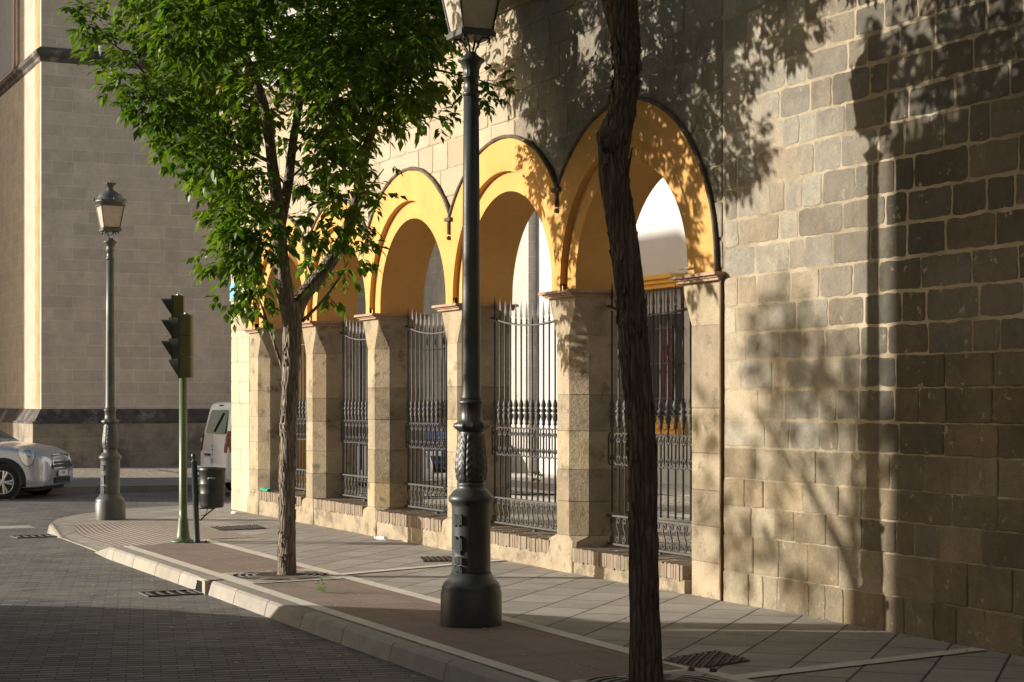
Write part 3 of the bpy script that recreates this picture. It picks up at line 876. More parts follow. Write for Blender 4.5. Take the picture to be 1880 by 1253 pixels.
def make_gate(y0, y1, dz, nb, x=None, label='', rz=0.0, loc=None):
    """local y runs along the gate, origin at its middle on the sill"""
    global bar_me, spear_me
    g = empty('iron_gate', loc if loc else (XG, (y0 + y1) / 2, 0), rz)
    tag(g, label, 'iron gate', 'wrought iron gates in the arcade openings')
    hw = (y1 - y0) / 2
    def zc(y): return 2.525 + 0.125 * (y / hw) ** 2
    r = MB(); r.smooth = False
    n = 20
    pts = [(-hw + 2 * hw * k / n) for k in range(n + 1)]
    r.loft([[(-0.022, y, zc(y) - 0.008), (0.022, y, zc(y) - 0.008), (0.022, y, zc(y) + 0.008), (-0.022, y, zc(y) + 0.008)] for y in pts])
    r.build('top_rail', M['iron'], g)
    for nm, z0 in (('middle_rail', 0.615 + dz), ('bottom_rail', 0.335 + dz)):
        r = MB(); r.box(-0.022, 0.022, -hw, hw, z0 - 0.009, z0 + 0.009)
        r.build(nm, M['iron'], g)
    sp = 2 * hw / nb
    for k in range(nb):
        y = -hw + sp * (k + 0.5)
        if bar_me is None:
            o = bar_mesh().build('bar', M['iron'], g); bar_me = o.data
        else:
            o = bpy.data.objects.new('bar', bar_me); COL.objects.link(o); o.parent = g
        # bars are cut to the curve of the top rail
        o.location = (0, y, 0); 
        s = (zc(y) - 0.60 - dz * 0) / 2.0
        if spear_me is None:
            q = spear_mesh().build('spearhead', M['iron'], o); spear_me = q.data
        else:
            q = bpy.data.objects.new('spearhead', spear_me); COL.objects.link(q); q.parent = o
        q.location = (0, 0, zc(y) + 0.004); q.rotation_euler = (0, 0, 0)
    # C-scroll band at chest height
    sb = MB(); sb.smooth = True
    for k in range(nb):
        ym = -hw + sp * (k + 0.5)
        rr = sp * 0.25
        for (cy, sgn) in ((ym - sp * 0.25, 1), (ym + sp * 0.25, -1)):
            zt, zl = 1.37 + dz * 0.5, 1.13 + dz * 0.5
            e = cy - sgn * rr
            top = [(0, cy + sgn * rr * math.cos(t) * 1.0, zt + rr * 1.1 * math.sin(t)) for t in [PI - PI * j / 6 for j in range(7)]]
            top += [(0, cy + sgn * rr * 0.92, zt - 0.03), (0, cy + sgn * rr * 0.4, zt - 0.055), (0, cy - sgn * rr * 0.1, zt - 0.035), (0, cy + sgn * rr * 0.2, zt - 0.012)]
            bot = [(p[0], p[1], zl - (p[2] - zt)) for p in top]
            sb.tube(bot[::-1] + top, 0.0075, 5)
    sb.build('scroll_band', M['iron'], g)
    # S-scroll panel at the foot
    pb = MB(); pb.smooth = True
    ns = int(round(2 * hw / 0.125)); st = 2 * hw / ns
    za, zb = 0.565 + dz, 0.385 + dz
    for k in range(ns):
        yc = -hw + st * (k + 0.5)
        t1 = spiral(yc - 0.012, za, 0.040, -0.9, 1.25, 14, 1)
        t2 = spiral(yc + 0.012, zb, 0.040, PI - 0.9, 1.25, 14, 1)
        pb.tube(t1[::-1] + [(0, yc + 0.02, za - 0.055), (0, yc - 0.02, zb + 0.055)] + t2, 0.0078, 5)
    pb.build('scroll_panel', M['iron'], g)
    fb = MB(); fb.smooth = True
    for y in (hw * 0.0,):
        fb.lathe([(0.012, 0.34 + dz), (0.014, 0.31 + dz), (0.03, 0.30 + dz), (0.032, 0.275 + dz), (0.012, 0.262 + dz)], 8, (0, y, 0))
    fb.build('foot', M['iron'], g)
    return g
GL = ['iron spearhead gate in the nearest arch, partly hidden by the dark trunk', 'iron spearhead gate in the arch just right of the tall lamp post',
      'iron spearhead gate in the arch just left of the tall lamp post', 'iron spearhead gate in the fourth arch, right of the leafy tree trunk', 'iron spearhead gate in the farthest arch, behind the leafy tree trunk']
GDZ = [-0.05, 0.0, 0.045, 0.075, 0.08]
for i, bay in enumerate(BAYS):
    make_gate(PFRONT[i][1] + 0.15, PFRONT[i + 1][0] - 0.15, GDZ[i], int(round((PFRONT[i + 1][0] - PFRONT[i][1] - 0.3) / 0.135)), label=GL[i])
# the side entrance of the courtyard
make_gate(-1.3, 1.3, -0.22, 18, label='iron spearhead gate across the courtyard, seen behind the third and fourth arches', rz=rad(-90), loc=(11.05, 27.0, 0.0))
sb = empty('courtyard_wall', (9.25, 27.25, 0)); tag(sb, 'ochre painted wall end inside the courtyard behind the farthest arch', 'wall')
b = MB(); b.box(-0.37, 0.42, -0.2, 0.2, 0, 4.2); b.build('wall', M['amber_box'], sb)
b = MB(); b.box(-0.365, 0.48, -0.26, 0.26, 4.2, 4.3); b.build('coping', M['cornice'], sb)

# ------------------------------------------------------------------ courtyard buildings
wb = empty('white_building', (18.5, 25.0, 0))
tag(wb, 'white plastered building across the courtyard with a grilled window', 'building')
b = MB(); b.box(0, 6, -30, 12.3, -0.1, 9.0); b.build('wall', M['white_wall'], wb)
b = MB(); b.box(-0.012, 0.05, -30, 12.28, 0.0, 0.03); b.box(-0.1, 6.1, -30.1, 12.3, 9.0, 9.25); b.build('eaves', M['terracotta'], wb)
# window
wn = MB(); wn.box(-0.03, 0.03, 5.75, 7.55, 1.42, 3.98)
wo = wn.build('window', M['shutter'], wb)
q = MB()
for k in range(14): q.box(-0.06, -0.03, 6.1, 6.55, 1.6 + 0.12 * k, 1.68 + 0.12 * k)
q.build('shutter', M['red_wood'], wo)
q = MB(); q.box(-0.036, -0.028, 5.8, 7.5, 3.45, 3.95); q.build('blind', M['lavender'], wo)
gr = MB()
for k in range(13): gr.tube([(-0.28, 5.72 + 0.15 * k, 1.40), (-0.28, 5.72 + 0.15 * k, 3.96)], 0.011, 5)
for zq in (1.75, 2.45, 3.15): gr.box(-0.30, -0.26, 5.70, 7.55, zq - 0.012, zq + 0.012); gr.box(-0.28, 0.0, 5.70, 5.72, zq - 0.012, zq + 0.012); gr.box(-0.28, 0.0, 7.53, 7.55, zq - 0.012, zq + 0.012)
gr.build('window_grille', M['iron'], wb)
q = MB()
for (z0, z1, ov) in ((3.965, 4.05, 0.30), (4.051, 4.13, 0.38), (4.131, 4.215, 0.46)): q.box(-ov, 0.02, 5.55 - ov * 0.2, 7.75 + ov * 0.2, z0, z1)
q.build('window_cornice', M['amber_box'], wb)
q = MB()
for (z0, z1, ov) in ((1.28, 1.40, 0.36), (1.15, 1.279, 0.30), (1.04, 1.149, 0.22)): q.box(-ov, 0.02, 5.60, 7.70, z0, z1)
q.build('window_sill', M['amber_box'], wb)
q = MB(); q.tube([(-0.05, 4.2 + 0.05 * k, 4.27 - 0.05 * math.sin(PI * (k % 20) / 20.0)) for k in range(81)], 0.01, 4); q.build('cable', M['ink'], wb)
stb = empty('stone_building', (18.28, 45.0, 0)); tag(stb, 'grey ashlar building at the far end of the courtyard, behind the blue car', 'building')
b = MB(); b.box(0, 8, -7.7, 1.5, -0.1, 10.5); b.build('wall', M['grey_ashlar'], stb)
b = MB(); b.box(-0.05, 8.05, -7.72, 1.55, 10.5, 10.8); b.build('cornice', M['cornice'], stb)

# ------------------------------------------------------------------ far church-like building
fb = empty('stone_building', (9.0, 46.7, 0)); tag(fb, 'massive ashlar stone building with dark base ledge beyond the cross street', 'building')
b = MB()
b.mi = 0; b.quad((0, 0, -0.1), (26, 0, -0.1), (26, 0, 16), (0, 0, 16))
b.mi = 1; b.quad((0, 30, -0.1), (0, 0, -0.1), (0, 0, 16), (0, 30, 16))
b.mi = 0; b.quad((26, 0, -0.1), (26, 30, -0.1), (26, 30, 16), (26, 0, 16)); b.quad((26, 30, -0.1), (0, 30, -0.1), (0, 30, 16), (26, 30, 16)); b.quad((0, 0, 16), (26, 0, 16), (26, 30, 16), (0, 30, 16))
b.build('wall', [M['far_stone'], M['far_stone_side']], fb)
b = MB()
b.loft([[(-0.28, -0.28, -0.1), (26, -0.28, -0.1), (26, 0.5, -0.1), (0.5, 0.5, -0.1), (0.5, 30, -0.1), (-0.28, 30, -0.1)],
        [(-0.26, -0.26, 1.12), (26, -0.26, 1.12), (26, 0.5, 1.12), (0.5, 0.5, 1.12), (0.5, 30, 1.12), (-0.26, 30, 1.12)]])
b.build('base', M['far_base'], fb)
b = MB()
def ringL(o, z): return [(-o, -o, z), (26, -o, z), (26, 0.5, z), (0.5, 0.5, z), (0.5, 30, z), (-o, 30, z)]
b.loft([ringL(0.27, 1.121), ringL(0.275, 1.17), ringL(0.20, 1.20), ringL(0.015, 1.50)])
b.build('base_ledge', M['lichen'], fb)
b = MB(); b.loft([ringL(0.012, 10.40), ringL(0.05, 10.45), ringL(0.05, 10.52), ringL(0.14, 10.58), ringL(0.15, 10.68), ringL(0.012, 10.78)])
b.build('cornice', M['lichen'], fb)
b = MB(); b.box(-0.012, 0.0, 0.25, 0.75, 1.5, 16); b.build('pilaster_edge', M['rust_lichen'], fb)
b = MB()
for (o, ya, yb) in ((0.06, 3.0, 3.25), (0.10, 3.25, 3.5), (0.05, 3.5, 3.9)): b.box(-o, 0.02, ya, yb, 10.8, 15.9)
b.build('window_surround', M['far_stone_side'], fb)
b = MB(); b.box(-0.008, 0.02, 3.9, 7.0, 10.9, 15.8); b.build('window', M['lavender'], fb)

# ------------------------------------------------------------------ street lamps
def make_lamp(loc, sc, label, iron, rz=0.0):
    g = empty('street_lamp', loc, rz); g.scale = (sc, sc, sc)
    tag(g, label, 'street lamp', 'cast iron street lamps on the pavement edge')
    b = MB(); b.smooth = True
    b.lathe([(0.232, -0.02), (0.234, 0.0), (0.232, 0.25), (0.222, 0.275), (0.225, 0.29), (0.205, 0.33), (0.175, 0.355), (0.155, 0.40)], 32)
    b.build('base', iron, g)
    b = MB(); b.smooth = True
    b.lathe([(0.150, 0.39), (0.147, 0.42), (0.147, 0.90), (0.152, 0.925), (0.171, 0.94), (0.174, 0.965), (0.165, 0.985), (0.160, 0.988), (0.135, 1.02), (0.105, 1.04), (0.104, 1.062), (0.110, 1.072), (0.100, 1.085)], 32)
    # cast emblem, letters worn to lumps
    b.smooth = False
    for (zc, hh, wd) in ((0.80, 0.05, 0.5), (0.62, 0.075, 0.45), (0.50, 0.03, 0.35), (0.435, 0.03, 0.3)):
        for q in range(6):
            a = rad(205) + (q - 2.5) * 0.085
            b.tube([(0.148 * math.cos(a), 0.148 * math.sin(a), zc - hh * R.uniform(0.5, 1)), (0.152 * math.cos(a), 0.152 * math.sin(a), zc + hh * R.uniform(0.5, 1))], R.uniform(0.008, 0.014), 6)
    b.build('pedestal', iron, g)
    b = MB(); b.smooth = True
    prof = []
    n = 40
    for k in range(n + 1):
        t = k / n; z = 1.085 + 0.39 * t
        r = 0.104 + 0.016 * math.sin(min(1, t / 0.35) * PI * 0.5) - 0.030 * max(0, (t - 0.3) / 0.7) - 0.012 * (1 if k == 0 else 0)
        prof.append((r, z))
    def leafy(r, z, a):
        rowz = (z - 1.085) / 0.055
        row = int(rowz); fz = rowz - row
        u = (a * 8 / (2 * PI)) % 1.0
        stem = abs(u - 0.5)
        chev = (fz + stem * 2.2) % 1.0
        fac = 1 if 1.10 < z < 1.45 else 0
        return r + fac * (0.0075 * chev * (1 if stem < 0.42 else 0) - 0.006 * (1 if stem > 0.45 else 0))
    b.lathe(prof, 96, (0, 0, 0), leafy)
    b.build('leaf_sleeve', iron, g)
    b = MB(); b.smooth = True
    fl = lambda r, z, a: r * (1 + 0.06 * max(0, math.cos(10 * a)) * (1 if 1.47 < z < 1.535 else 0)) * (1 - 0.05 * (0.5 + 0.5 * math.cos(20 * a)) * (1 if 1.56 < z < 1.675 else 0))
    b.lathe([(0.088, 1.465), (0.118, 1.49), (0.132, 1.505), (0.128, 1.53), (0.098, 1.545), (0.084, 1.56), (0.083, 1.67), (0.094, 1.68), (0.100, 1.695), (0.078, 1.715)], 80, (0, 0, 0), fl)
    b.build('collar', iron, g)
    b = MB(); b.smooth = True
    b.lathe([(0.080, 1.71), (0.079, 1.73), (0.074, 1.76), (0.072, 2.2), (0.066, 3.1), (0.058, 4.02)], 24)
    b.build('shaft', iron, g)
    b = MB(); b.smooth = True
    fl2 = lambda r, z, a: r * (1 - 0.06 * (0.5 + 0.5 * math.cos(16 * a)) * (1 if 4.05 < z < 4.14 or 4.17 < z < 4.24 else 0))
    b.lathe([(0.058, 4.01), (0.068, 4.03), (0.066, 4.045), (0.055, 4.052), (0.055, 4.145), (0.067, 4.15), (0.069, 4.165), (0.060, 4.172), (0.064, 4.22), (0.082, 4.262), (0.102, 4.278), (0.104, 4.292), (0.066, 4.315), (0.05, 4.33), (0.035, 4.35)], 64, (0, 0, 0), fl2)
    b.build('capital', iron, g)
    # cradle: scrolled arms carrying a square ring
    b = MB(); b.smooth = True
    for k in range(4):
        a = rad(45 + 90 * k); ca, sa = math.cos(a), math.sin(a)
        pts = [(0.03, 4.33), (0.035, 4.37), (0.055, 4.40), (0.075, 4.44), (0.105, 4.455), (0.135, 4.45), (0.15, 4.435), (0.145, 4.415), (0.13, 4.42)]
        b.tube([(r * ca, r * sa, z) for r, z in pts], 0.009, 6)
    b.smooth = False
    hq = 0.128
    b.loft([[(sx * hq * 1.12, sy * hq * 1.12, 4.455) for sx, sy in ((-1, -1), (1, -1), (1, 1), (-1, 1))], [(sx * hq * 1.1, sy * hq * 1.1, 4.495) for sx, sy in ((-1, -1), (1, -1), (1, 1), (-1, 1))]])
    b.build('cradle', iron, g)
    HB, HT, ZB, ZTq = 0.120, 0.178, 4.495, 4.845
    b = MB()
    for sx, sy in ((-1, -1), (1, -1), (1, 1), (-1, 1)):
        b.tube([(sx * HB, sy * HB, ZB), (sx * HT, sy * HT, ZTq)], 0.009, 6)
    for (h, z, t) in ((HB + 0.004, ZB + 0.008, 0.011), (HT + 0.006, ZTq, 0.013)):
        cs = [(-h, -h, z), (h, -h, z), (h, h, z), (-h, h, z)]
        for p, q in zip(cs, cs[1:] + cs[:1]): b.tube([p, q], t, 6)
    b.build('lantern_frame', iron, g)
    cs = [(-1, -1), (1, -1), (1, 1), (-1, 1)]
    for (p, q) in zip(cs, cs[1:] + cs[:1]):
        b = MB()
        o1, o2 = 0.985, 0.955
        outer = [(p[0] * HB * o1, p[1] * HB * o1, ZB + 0.01), (q[0] * HB * o1, q[1] * HB * o1, ZB + 0.01), (q[0] * HT * o1, q[1] * HT * o1, ZTq), (p[0] * HT * o1, p[1] * HT * o1, ZTq)]
        inner = [(p[0] * HB * o2, p[1] * HB * o2, ZB + 0.01), (q[0] * HB * o2, q[1] * HB * o2, ZB + 0.01), (q[0] * HT * o2, q[1] * HT * o2, ZTq), (p[0] * HT * o2, p[1] * HT * o2, ZTq)]
        b.loft([outer, inner])
        b.build('lamp_pane', M['lampglass'], g)
    b = MB(); b.smooth = True
    b.lathe([(0.19, 4.84), (0.205, 4.855), (0.205, 4.875), (0.225, 4.885), (0.236, 4.905), (0.232, 4.925), (0.205, 4.94), (0.195, 4.975), (0.165, 5.02), (0.11, 5.06), (0.065, 5.08), (0.05, 5.10), (0.046, 5.125)], 32)
    b.build('lid', iron, g)
    b = MB(); b.smooth = True
    cr = lambda r, z, a: r * (1 + (0.12 * math.cos(8 * a) if z > 5.165 else 0))
    b.lathe([(0.044, 5.12), (0.050, 5.14), (0.066, 5.16), (0.085, 5.185), (0.088, 5.20), (0.06, 5.19), (0.03, 5.17)], 48, (0, 0, 0), cr)
    for k in range(8):
        a = 2 * PI * k / 8
        b.tube([(0.235 * math.cos(a), 0.235 * math.sin(a), 4.91), (0.25 * math.cos(a), 0.25 * math.sin(a), 4.94), (0.238 * math.cos(a), 0.238 * math.sin(a), 4.965)], [0.012, 0.01, 0.005], 5)
    b.build('crown_finial', iron, g)
    return g
make_lamp((5.615, 12.445, 0), 1.0, 'tall dark cast iron street lamp standing in front of the arches', M['lamp_iron'])
make_lamp((5.95, 25.8, 0.0), 0.93, 'complete cast iron street lamp at the pavement corner by the crossing', M['lamp_iron_far'])

# ------------------------------------------------------------------ trees
def fbm(p, o=3):
    s, a = 0, 1
    for k in range(o):
        s += a * noise.noise(p); p = (p[0] * 2.1 + 3, p[1] * 2.1 + 1, p[2] * 2.1 + 5); a *= 0.5
    return s
def limb(b, path, rads, seg=24, amp=0.12, seed=0, sub=6, ridge=0.0):
    """bark covered limb: smooth path, ridged and knotted surface"""
    P = [Vector(p) for p in path]; n = len(P)
    pts, rr = [], []
    for i in range(n - 1):
        p0, p1, p2, p3 = P[max(0, i - 1)], P[i], P[i + 1], P[min(n - 1, i + 2)]
        for k in range(sub):
            t = k / sub
            pts.append(0.5 * ((2 * p1) + (p2 - p0) * t + (2 * p0 - 5 * p1 + 4 * p2 - p3) * t * t + (3 * p1 - p0 - 3 * p2 + p3) * t ** 3))
            rr.append(rads[i] + (rads[i + 1] - rads[i]) * t)
    pts.append(P[-1]); rr.append(rads[-1])
    up = None; rings = []
    for i, p in enumerate(pts):
        d = (pts[min(i + 1, len(pts) - 1)] - pts[max(i - 1, 0)]).normalized()
        if up is None: up = Vector((1, 0, 0)) if abs(d.x) < 0.8 else Vector((0, 1, 0))
        u = (up - d * up.dot(d)).normalized(); w_ = d.cross(u); up = u
        ring = []
        for k in range(seg):
            a = 2 * PI * k / seg
            c_, s_ = math.cos(a), math.sin(a)
            q = fbm((c_ * 1.4 + seed, s_ * 1.4, p.z * 2.2), 3)
            rg = noise.noise((a * seg / 9.0 + seed, p.z * 4.5, seed)) if ridge else 0
            rr_ = rr[i] * (1 + amp * q) + ridge * rg
            ring.append(p + (u * c_ + w_ * s_) * max(0.002, rr_))
        rings.append(ring)
    b.loft(rings)

def flakes(b, path, rads, n, size, seed, lift=0.35):
    """loose plates of bark along a trunk"""
    rs = random.Random(seed); P = [Vector(p) for p in path]
    for k in range(n):
        i = rs.randrange(len(P) - 1); t = rs.random()
        c = P[i].lerp(P[i + 1], t); r = rads[i] + (rads[i + 1] - rads[i]) * t
        ax = (P[i + 1] - P[i]).normalized()
        a = rs.uniform(0, 2 * PI)
        u = ax.orthogonal().normalized(); w_ = ax.cross(u)
        o = u * math.cos(a) + w_ * math.sin(a); tg = ax.cross(o)
        h, wd = size * rs.uniform(0.5, 1.6), size * rs.uniform(0.25, 0.5)
        p = c + o * r * 0.97; up = rs.choice((1, 1, -1))
        q = [p - ax * up * h * 0.5 - tg * wd, p - ax * up * h * 0.5 + tg * wd, p + ax * up * h * 0.5 + tg * wd * 0.5 + o * h * lift * rs.uniform(0.3, 1), p + ax * up * h * 0.55 - tg * wd * 0.6 + o * h * lift * rs.uniform(0.3, 1)]
        th = o * 0.006
        b.loft([[tuple(v) for v in q], [tuple(v + th) for v in q]])
LEAF_N = 0
def compound_leaf(b, p, d, size, tone, nl=5):
    """pinnate leaf: paired drooping leaflets on a short rachis"""
    global LEAF_N
    d = d.normalized()
    side = d.cross(Vector((0, 0, 1)))
    if side.length < 0.1: side = Vector((1, 0, 0))
    side.normalize(); upv = side.cross(d).normalized()
    roll = R.uniform(-0.7, 0.7)
    s2 = side * math.cos(roll) + upv * math.sin(roll)
    for k in range(nl):
        if k == nl - 1: base, dirv = p + d * size * 1.0, d + Vector((0, 0, -0.35))
        else:
            t = 0.35 + 0.55 * (k // 2) / max(1, (nl - 1) // 2)
            base = p + d * size * t
            dirv = d * 0.55 + s2 * (1 if k % 2 else -1) * 0.9 + Vector((0, 0, -0.35))
        dirv = dirv + Vector((R.uniform(-.3, .3), R.uniform(-.3, .3), R.uniform(-.3, .3)))
        dirv.normalize()
        ln = size * R.uniform(0.5, 0.8); wd = ln * R.uniform(0.22, 0.30)
        nrm = dirv.cross(Vector((R.uniform(-.6, .6), R.uniform(-.6, .6), 1))).normalized()
        up2 = nrm.cross(dirv)
        fold = R.uniform(0.05, 0.35)
        tn = min(1, max(0, tone[0] + R.uniform(-.25, .25)))
        b.col = (tn, tone[1], 0, 1)
        i0 = b.av(base); i1 = b.av(base + dirv * ln * 0.42 + nrm * wd + up2 * wd * fold)
        i2 = b.av(base + dirv * ln - Vector((0, 0, ln * 0.12))); i3 = b.av(base + dirv * ln * 0.42 - nrm * wd + up2 * wd * fold)
        b.af([i0, i1, i2]); b.af([i0, i2, i3])
        LEAF_N += 1

def foliage(b, clumps, size, dens, nl=5, center=None, yellow=0.03):
    for (c, r) in clumps:
        n = max(4, int(dens * (r / 0.32) ** 2))
        ty = 0.8 if R.random() < yellow else 0.0
        tc = R.uniform(0.15, 0.85)
        for k in range(n):
            v = Vector((R.gauss(0, 1), R.gauss(0, 1), R.gauss(0, 1)))
            v.normalize(); rad_ = r * (R.random() ** 0.45)
            p = c + Vector((v.x * rad_, v.y * rad_, v.z * rad_ * 0.85))
            out = v * 0.8 + Vector((R.uniform(-.5, .5), R.uniform(-.5, .5), R.uniform(-.75, .25)))
            if center is not None: out += (c - center).normalized() * 0.4
            compound_leaf(b, p, out, size * R.uniform(0.75, 1.2), (tc, ty if R.random() < 0.7 else 0), nl)

# --- the leafy tree
ZL = 17.48
lt = empty('leafy_tree', tuple(cam2w(526, 1058, ZL)))
lt.location.z = 0
tag(lt, 'green leafy tree with forked trunk between the traffic light and lamp post', 'tree')
OFF_L = Vector((-lt.location.x, -lt.location.y, 0))
def LP(x, y, dz=0.0): return cam2w(x, y, ZL + dz) + OFF_L
tb = MB(); tb.smooth = True
s_ = ZL / 3300.0
limb(tb, [LP(525, 1075), LP(526, 1040), LP(527, 960), LP(528, 850), LP(530, 750), LP(535, 660), LP(536, 600), LP(532, 555)], [x * s_ for x in (20, 17, 15.5, 15, 15, 15.5, 18, 19)], 28, 0.10, 1, 8, 0.008)
tb.smooth = False
flakes(tb, [LP(526, 1040), LP(527, 960), LP(528, 850), LP(530, 750), LP(535, 660), LP(536, 600)], [x * s_ for x in (16.5, 15.5, 15, 15, 15.5, 17)], 300, 0.045, 5, 0.09)
tb.smooth = True
limb(tb, [LP(534, 590), LP(524, 540, -0.05), LP(514, 460, -0.1), LP(512, 400, -0.1), LP(500, 300, -0.2), LP(486, 200, -0.3), LP(462, 130, -0.35), LP(430, 60, -0.4), LP(400, -40, -0.4), LP(370, -160, -0.4)], [x * s_ for x in (16, 15, 14, 13, 10, 9, 8, 6.5, 5, 3)], 18, 0.10, 5, 6, 0.005)
limb(tb, [LP(516, 410), LP(530, 330, 0.2), LP(538, 260, 0.35), LP(552, 170, 0.5), LP(556, 80, 0.6), LP(570, -40, 0.7), LP(580, -180, 0.7)], [x * s_ for x in (10, 9, 8, 7, 6, 5, 3)], 16, 0.10, 8, 6, 0.004)
limb(tb, [LP(538, 585), LP(556, 545, 0.1), LP(592, 500, 0.2), LP(630, 440, 0.3), LP(655, 370, 0.35), LP(668, 290, 0.4), LP(690, 220, 0.4), LP(720, 120, 0.4), LP(740, 0, 0.4), (LP(750, -120, 0.4))], [x * s_ for x in (15, 14, 13, 12.5, 12, 9, 7, 5.5, 4, 2.5)], 18, 0.10, 12, 6, 0.005)
tw = [([(520, 680), (500, 620), (480, 560), (465, 520)], 0.0, 3.4), ([(555, 590), (590, 555), (620, 515), (640, 480)], 0.2, 3.6),
      ([(512, 440), (470, 400), (420, 370), (390, 350)], -0.5, 3.6), ([(500, 300), (440, 270), (380, 240), (310, 210)], -0.6, 4), ([(488, 210), (400, 170), (320, 100), (240, 100), (180, 60)], -0.3, 4),
      ([(548, 200), (590, 140), (640, 100)], 0.8, 3.5), ([(690, 230), (740, 225), (790, 215), (815, 225)], 0.3, 3), ([(700, 180), (770, 130), (850, 140), (920, 160)], 0.1, 3.2), ([(505, 320), (470, 320), (440, 340), (410, 390)], -0.7, 3), ([(530, 330), (575, 290), (610, 250)], 0.7, 3), ([(650, 380), (690, 330), (705, 310)], 0.4, 2.4), ([(486, 200), (440, 130), (380, 90), (330, 40)], 0.4, 3.2), ([(655, 380), (610, 390), (580, 370)], 0.6, 2.6), ([(516, 480), (480, 470), (440, 490)], 0.2, 2.6), ([(280, 150), (240, 110), (210, 90), (165, 30)], -0.2, 2.6)]
for k, (pp_, dzz, r0) in enumerate(tw):
    n = len(pp_)
    limb(tb, [LP(x, y, dzz * min(1, i / 1.5)) for i, (x, y) in enumerate(pp_)], [max(0.8, r0 * (1 - 0.75 * i / (n - 1))) * s_ for i in range(n)], 7, 0.08, 20 + k, 5)
tb.build('trunk', M['bark_pale'], lt)
CL = [(165, 20, 38), (205, 80, 46), (175, 55, 34), (235, 120, 42), (250, 165, 46), (275, 45, 55), (345, 30, 70), (430, 30, 75), (300, 120, 55), (290, 190, 55), (340, 235, 62), (350, 150, 75), (405, 110, 80), (420, 210, 80), (370, 285, 60), (480, 50, 80), (470, 180, 55),
      (440, 320, 66), (430, 395, 56), (398, 375, 34), (412, 470, 44), (450, 440, 56), (462, 510, 46), (440, 545, 32), (492, 570, 20), (560, 40, 90), (620, 90, 90), (585, 150, 70), (640, 165, 80), (700, 60, 90), (720, 135, 70), (765, 55, 60), (650, 225, 66), (620, 280, 52), (605, 235, 56),
      (755, 165, 56), (805, 145, 38), (900, 165, 30), (868, 160, 36), (800, 212, 26), (740, 205, 36), (693, 305, 24), (690, 350, 24), (640, 350, 46), (648, 415, 36), (600, 410, 46), (655, 465, 26), (625, 495, 30), (610, 535, 22), (480, 430, 46), (490, 500, 34), (565, 340, 34), (555, 420, 34), (470, 370, 48), (505, 250, 40), (530, 100, 60), (390, 330, 36), (600, 320, 40), (580, 470, 26), (360, 60, 60),
      (260, -40, 70), (360, -60, 90), (470, -60, 90), (580, -70, 100), (690, -60, 100), (780, -40, 80), (420, -160, 100), (540, -180, 110), (660, -170, 110), (500, -280, 100), (610, -290, 100), (320, -150, 80), (760, -150, 90)]
cl = []
ctr = LP(540, 180)
for (x, y, r) in CL:
    hw = max(0.0, 1 - ((x - 520) / 420.0) ** 2)
    reps = 2 if r > 50 else 1
    for q in range(reps):
        dz = (R.uniform(-2.6, 1.4) if y < 110 else R.uniform(-1.5, 1.3) if y < 300 else R.uniform(-1.0, 1.0)) * math.sqrt(hw)
        cl.append((LP(x + R.uniform(-8, 8) * q, y + R.uniform(-8, 8) * q, dz), r * s_ * (0.9 if reps > 1 else 1)))
cl2 = []
for k in range(34):
    x, y = R.uniform(590, 800), R.uniform(-230, 80)
    cl2.append((LP(x, y, R.uniform(0.6, 2.2)), R.uniform(0.25, 0.5)))
for k in range(40):
    x, y = R.uniform(600, 760), R.uniform(-360, -140)
    cl2.append((LP(x, y, R.uniform(-3.2, -0.8)), R.uniform(0.25, 0.45)))
lb = MB(); lb.smooth = True
foliage(lb, cl, 0.145, 52, 7, ctr, 0.0)
foliage(lb, [(LP(x, y, -1.0), r * s_) for x, y, r in ((440, 8, 20), (452, 128, 15), (565, 132, 14), (424, 142, 15), (330, 190, 14), (300, 60, 12))], 0.10, 40, 7, ctr, 1.0)
foliage(lb, cl2, 0.15, 36, 7, ctr, 0.0)
lb.build('crown', M['leaf'], lt, colattr=True)

# --- the dark near tree: only its trunk stands in the picture, its crown is above
ZN = 10.62
nt_ = empty('dark_tree', tuple(cam2w(1186, 1265, ZN))); nt_.location.z = 0
tag(nt_, 'dark bare trunk rising in the foreground right of the tall lamp', 'tree')
OFF_N = Vector((-nt_.location.x, -nt_.location.y, 0))
def NP(x, y, dz=0.0): return cam2w(x, y, ZN + dz) + OFF_N
sn = ZN / 3300.0
tb = MB(); tb.smooth = True
limb(tb, [NP(1187, 1290), NP(1186, 1240), NP(1183, 1120), NP(1181, 1000), NP(1180, 860), NP(1174, 760), NP(1164, 640), NP(1157, 545), NP(1146, 447), NP(1131, 351), NP(1127, 290), NP(1130, 245), NP(1141, 210), NP(1149, 150), NP(1150, 95), NP(1146, 45), NP(1138, 0), NP(1130, -60)],
     [x * sn for x in (33, 30, 27, 26, 26, 25.5, 25.5, 25, 26, 26, 27, 29, 25, 21.5, 23, 27, 32, 34)], 56, 0.10, 31, 10, 0.011)
b_path = [NP(1186, 1240), NP(1183, 1120), NP(1181, 1000), NP(1180, 860), NP(1174, 760), NP(1164, 640), NP(1157, 545), NP(1146, 447), NP(1131, 351), NP(1127, 290), NP(1130, 245), NP(1141, 210), NP(1149, 150), NP(1150, 95), NP(1146, 45), NP(1138, 0)]
tb.smooth = False
flakes(tb, b_path[:6], [26 * sn] * 6, 120, 0.04, 3, 0.10)
flakes(tb, b_path[5:], [24.5 * sn] * 11, 260, 0.045, 4, 0.26)
tb.smooth = True
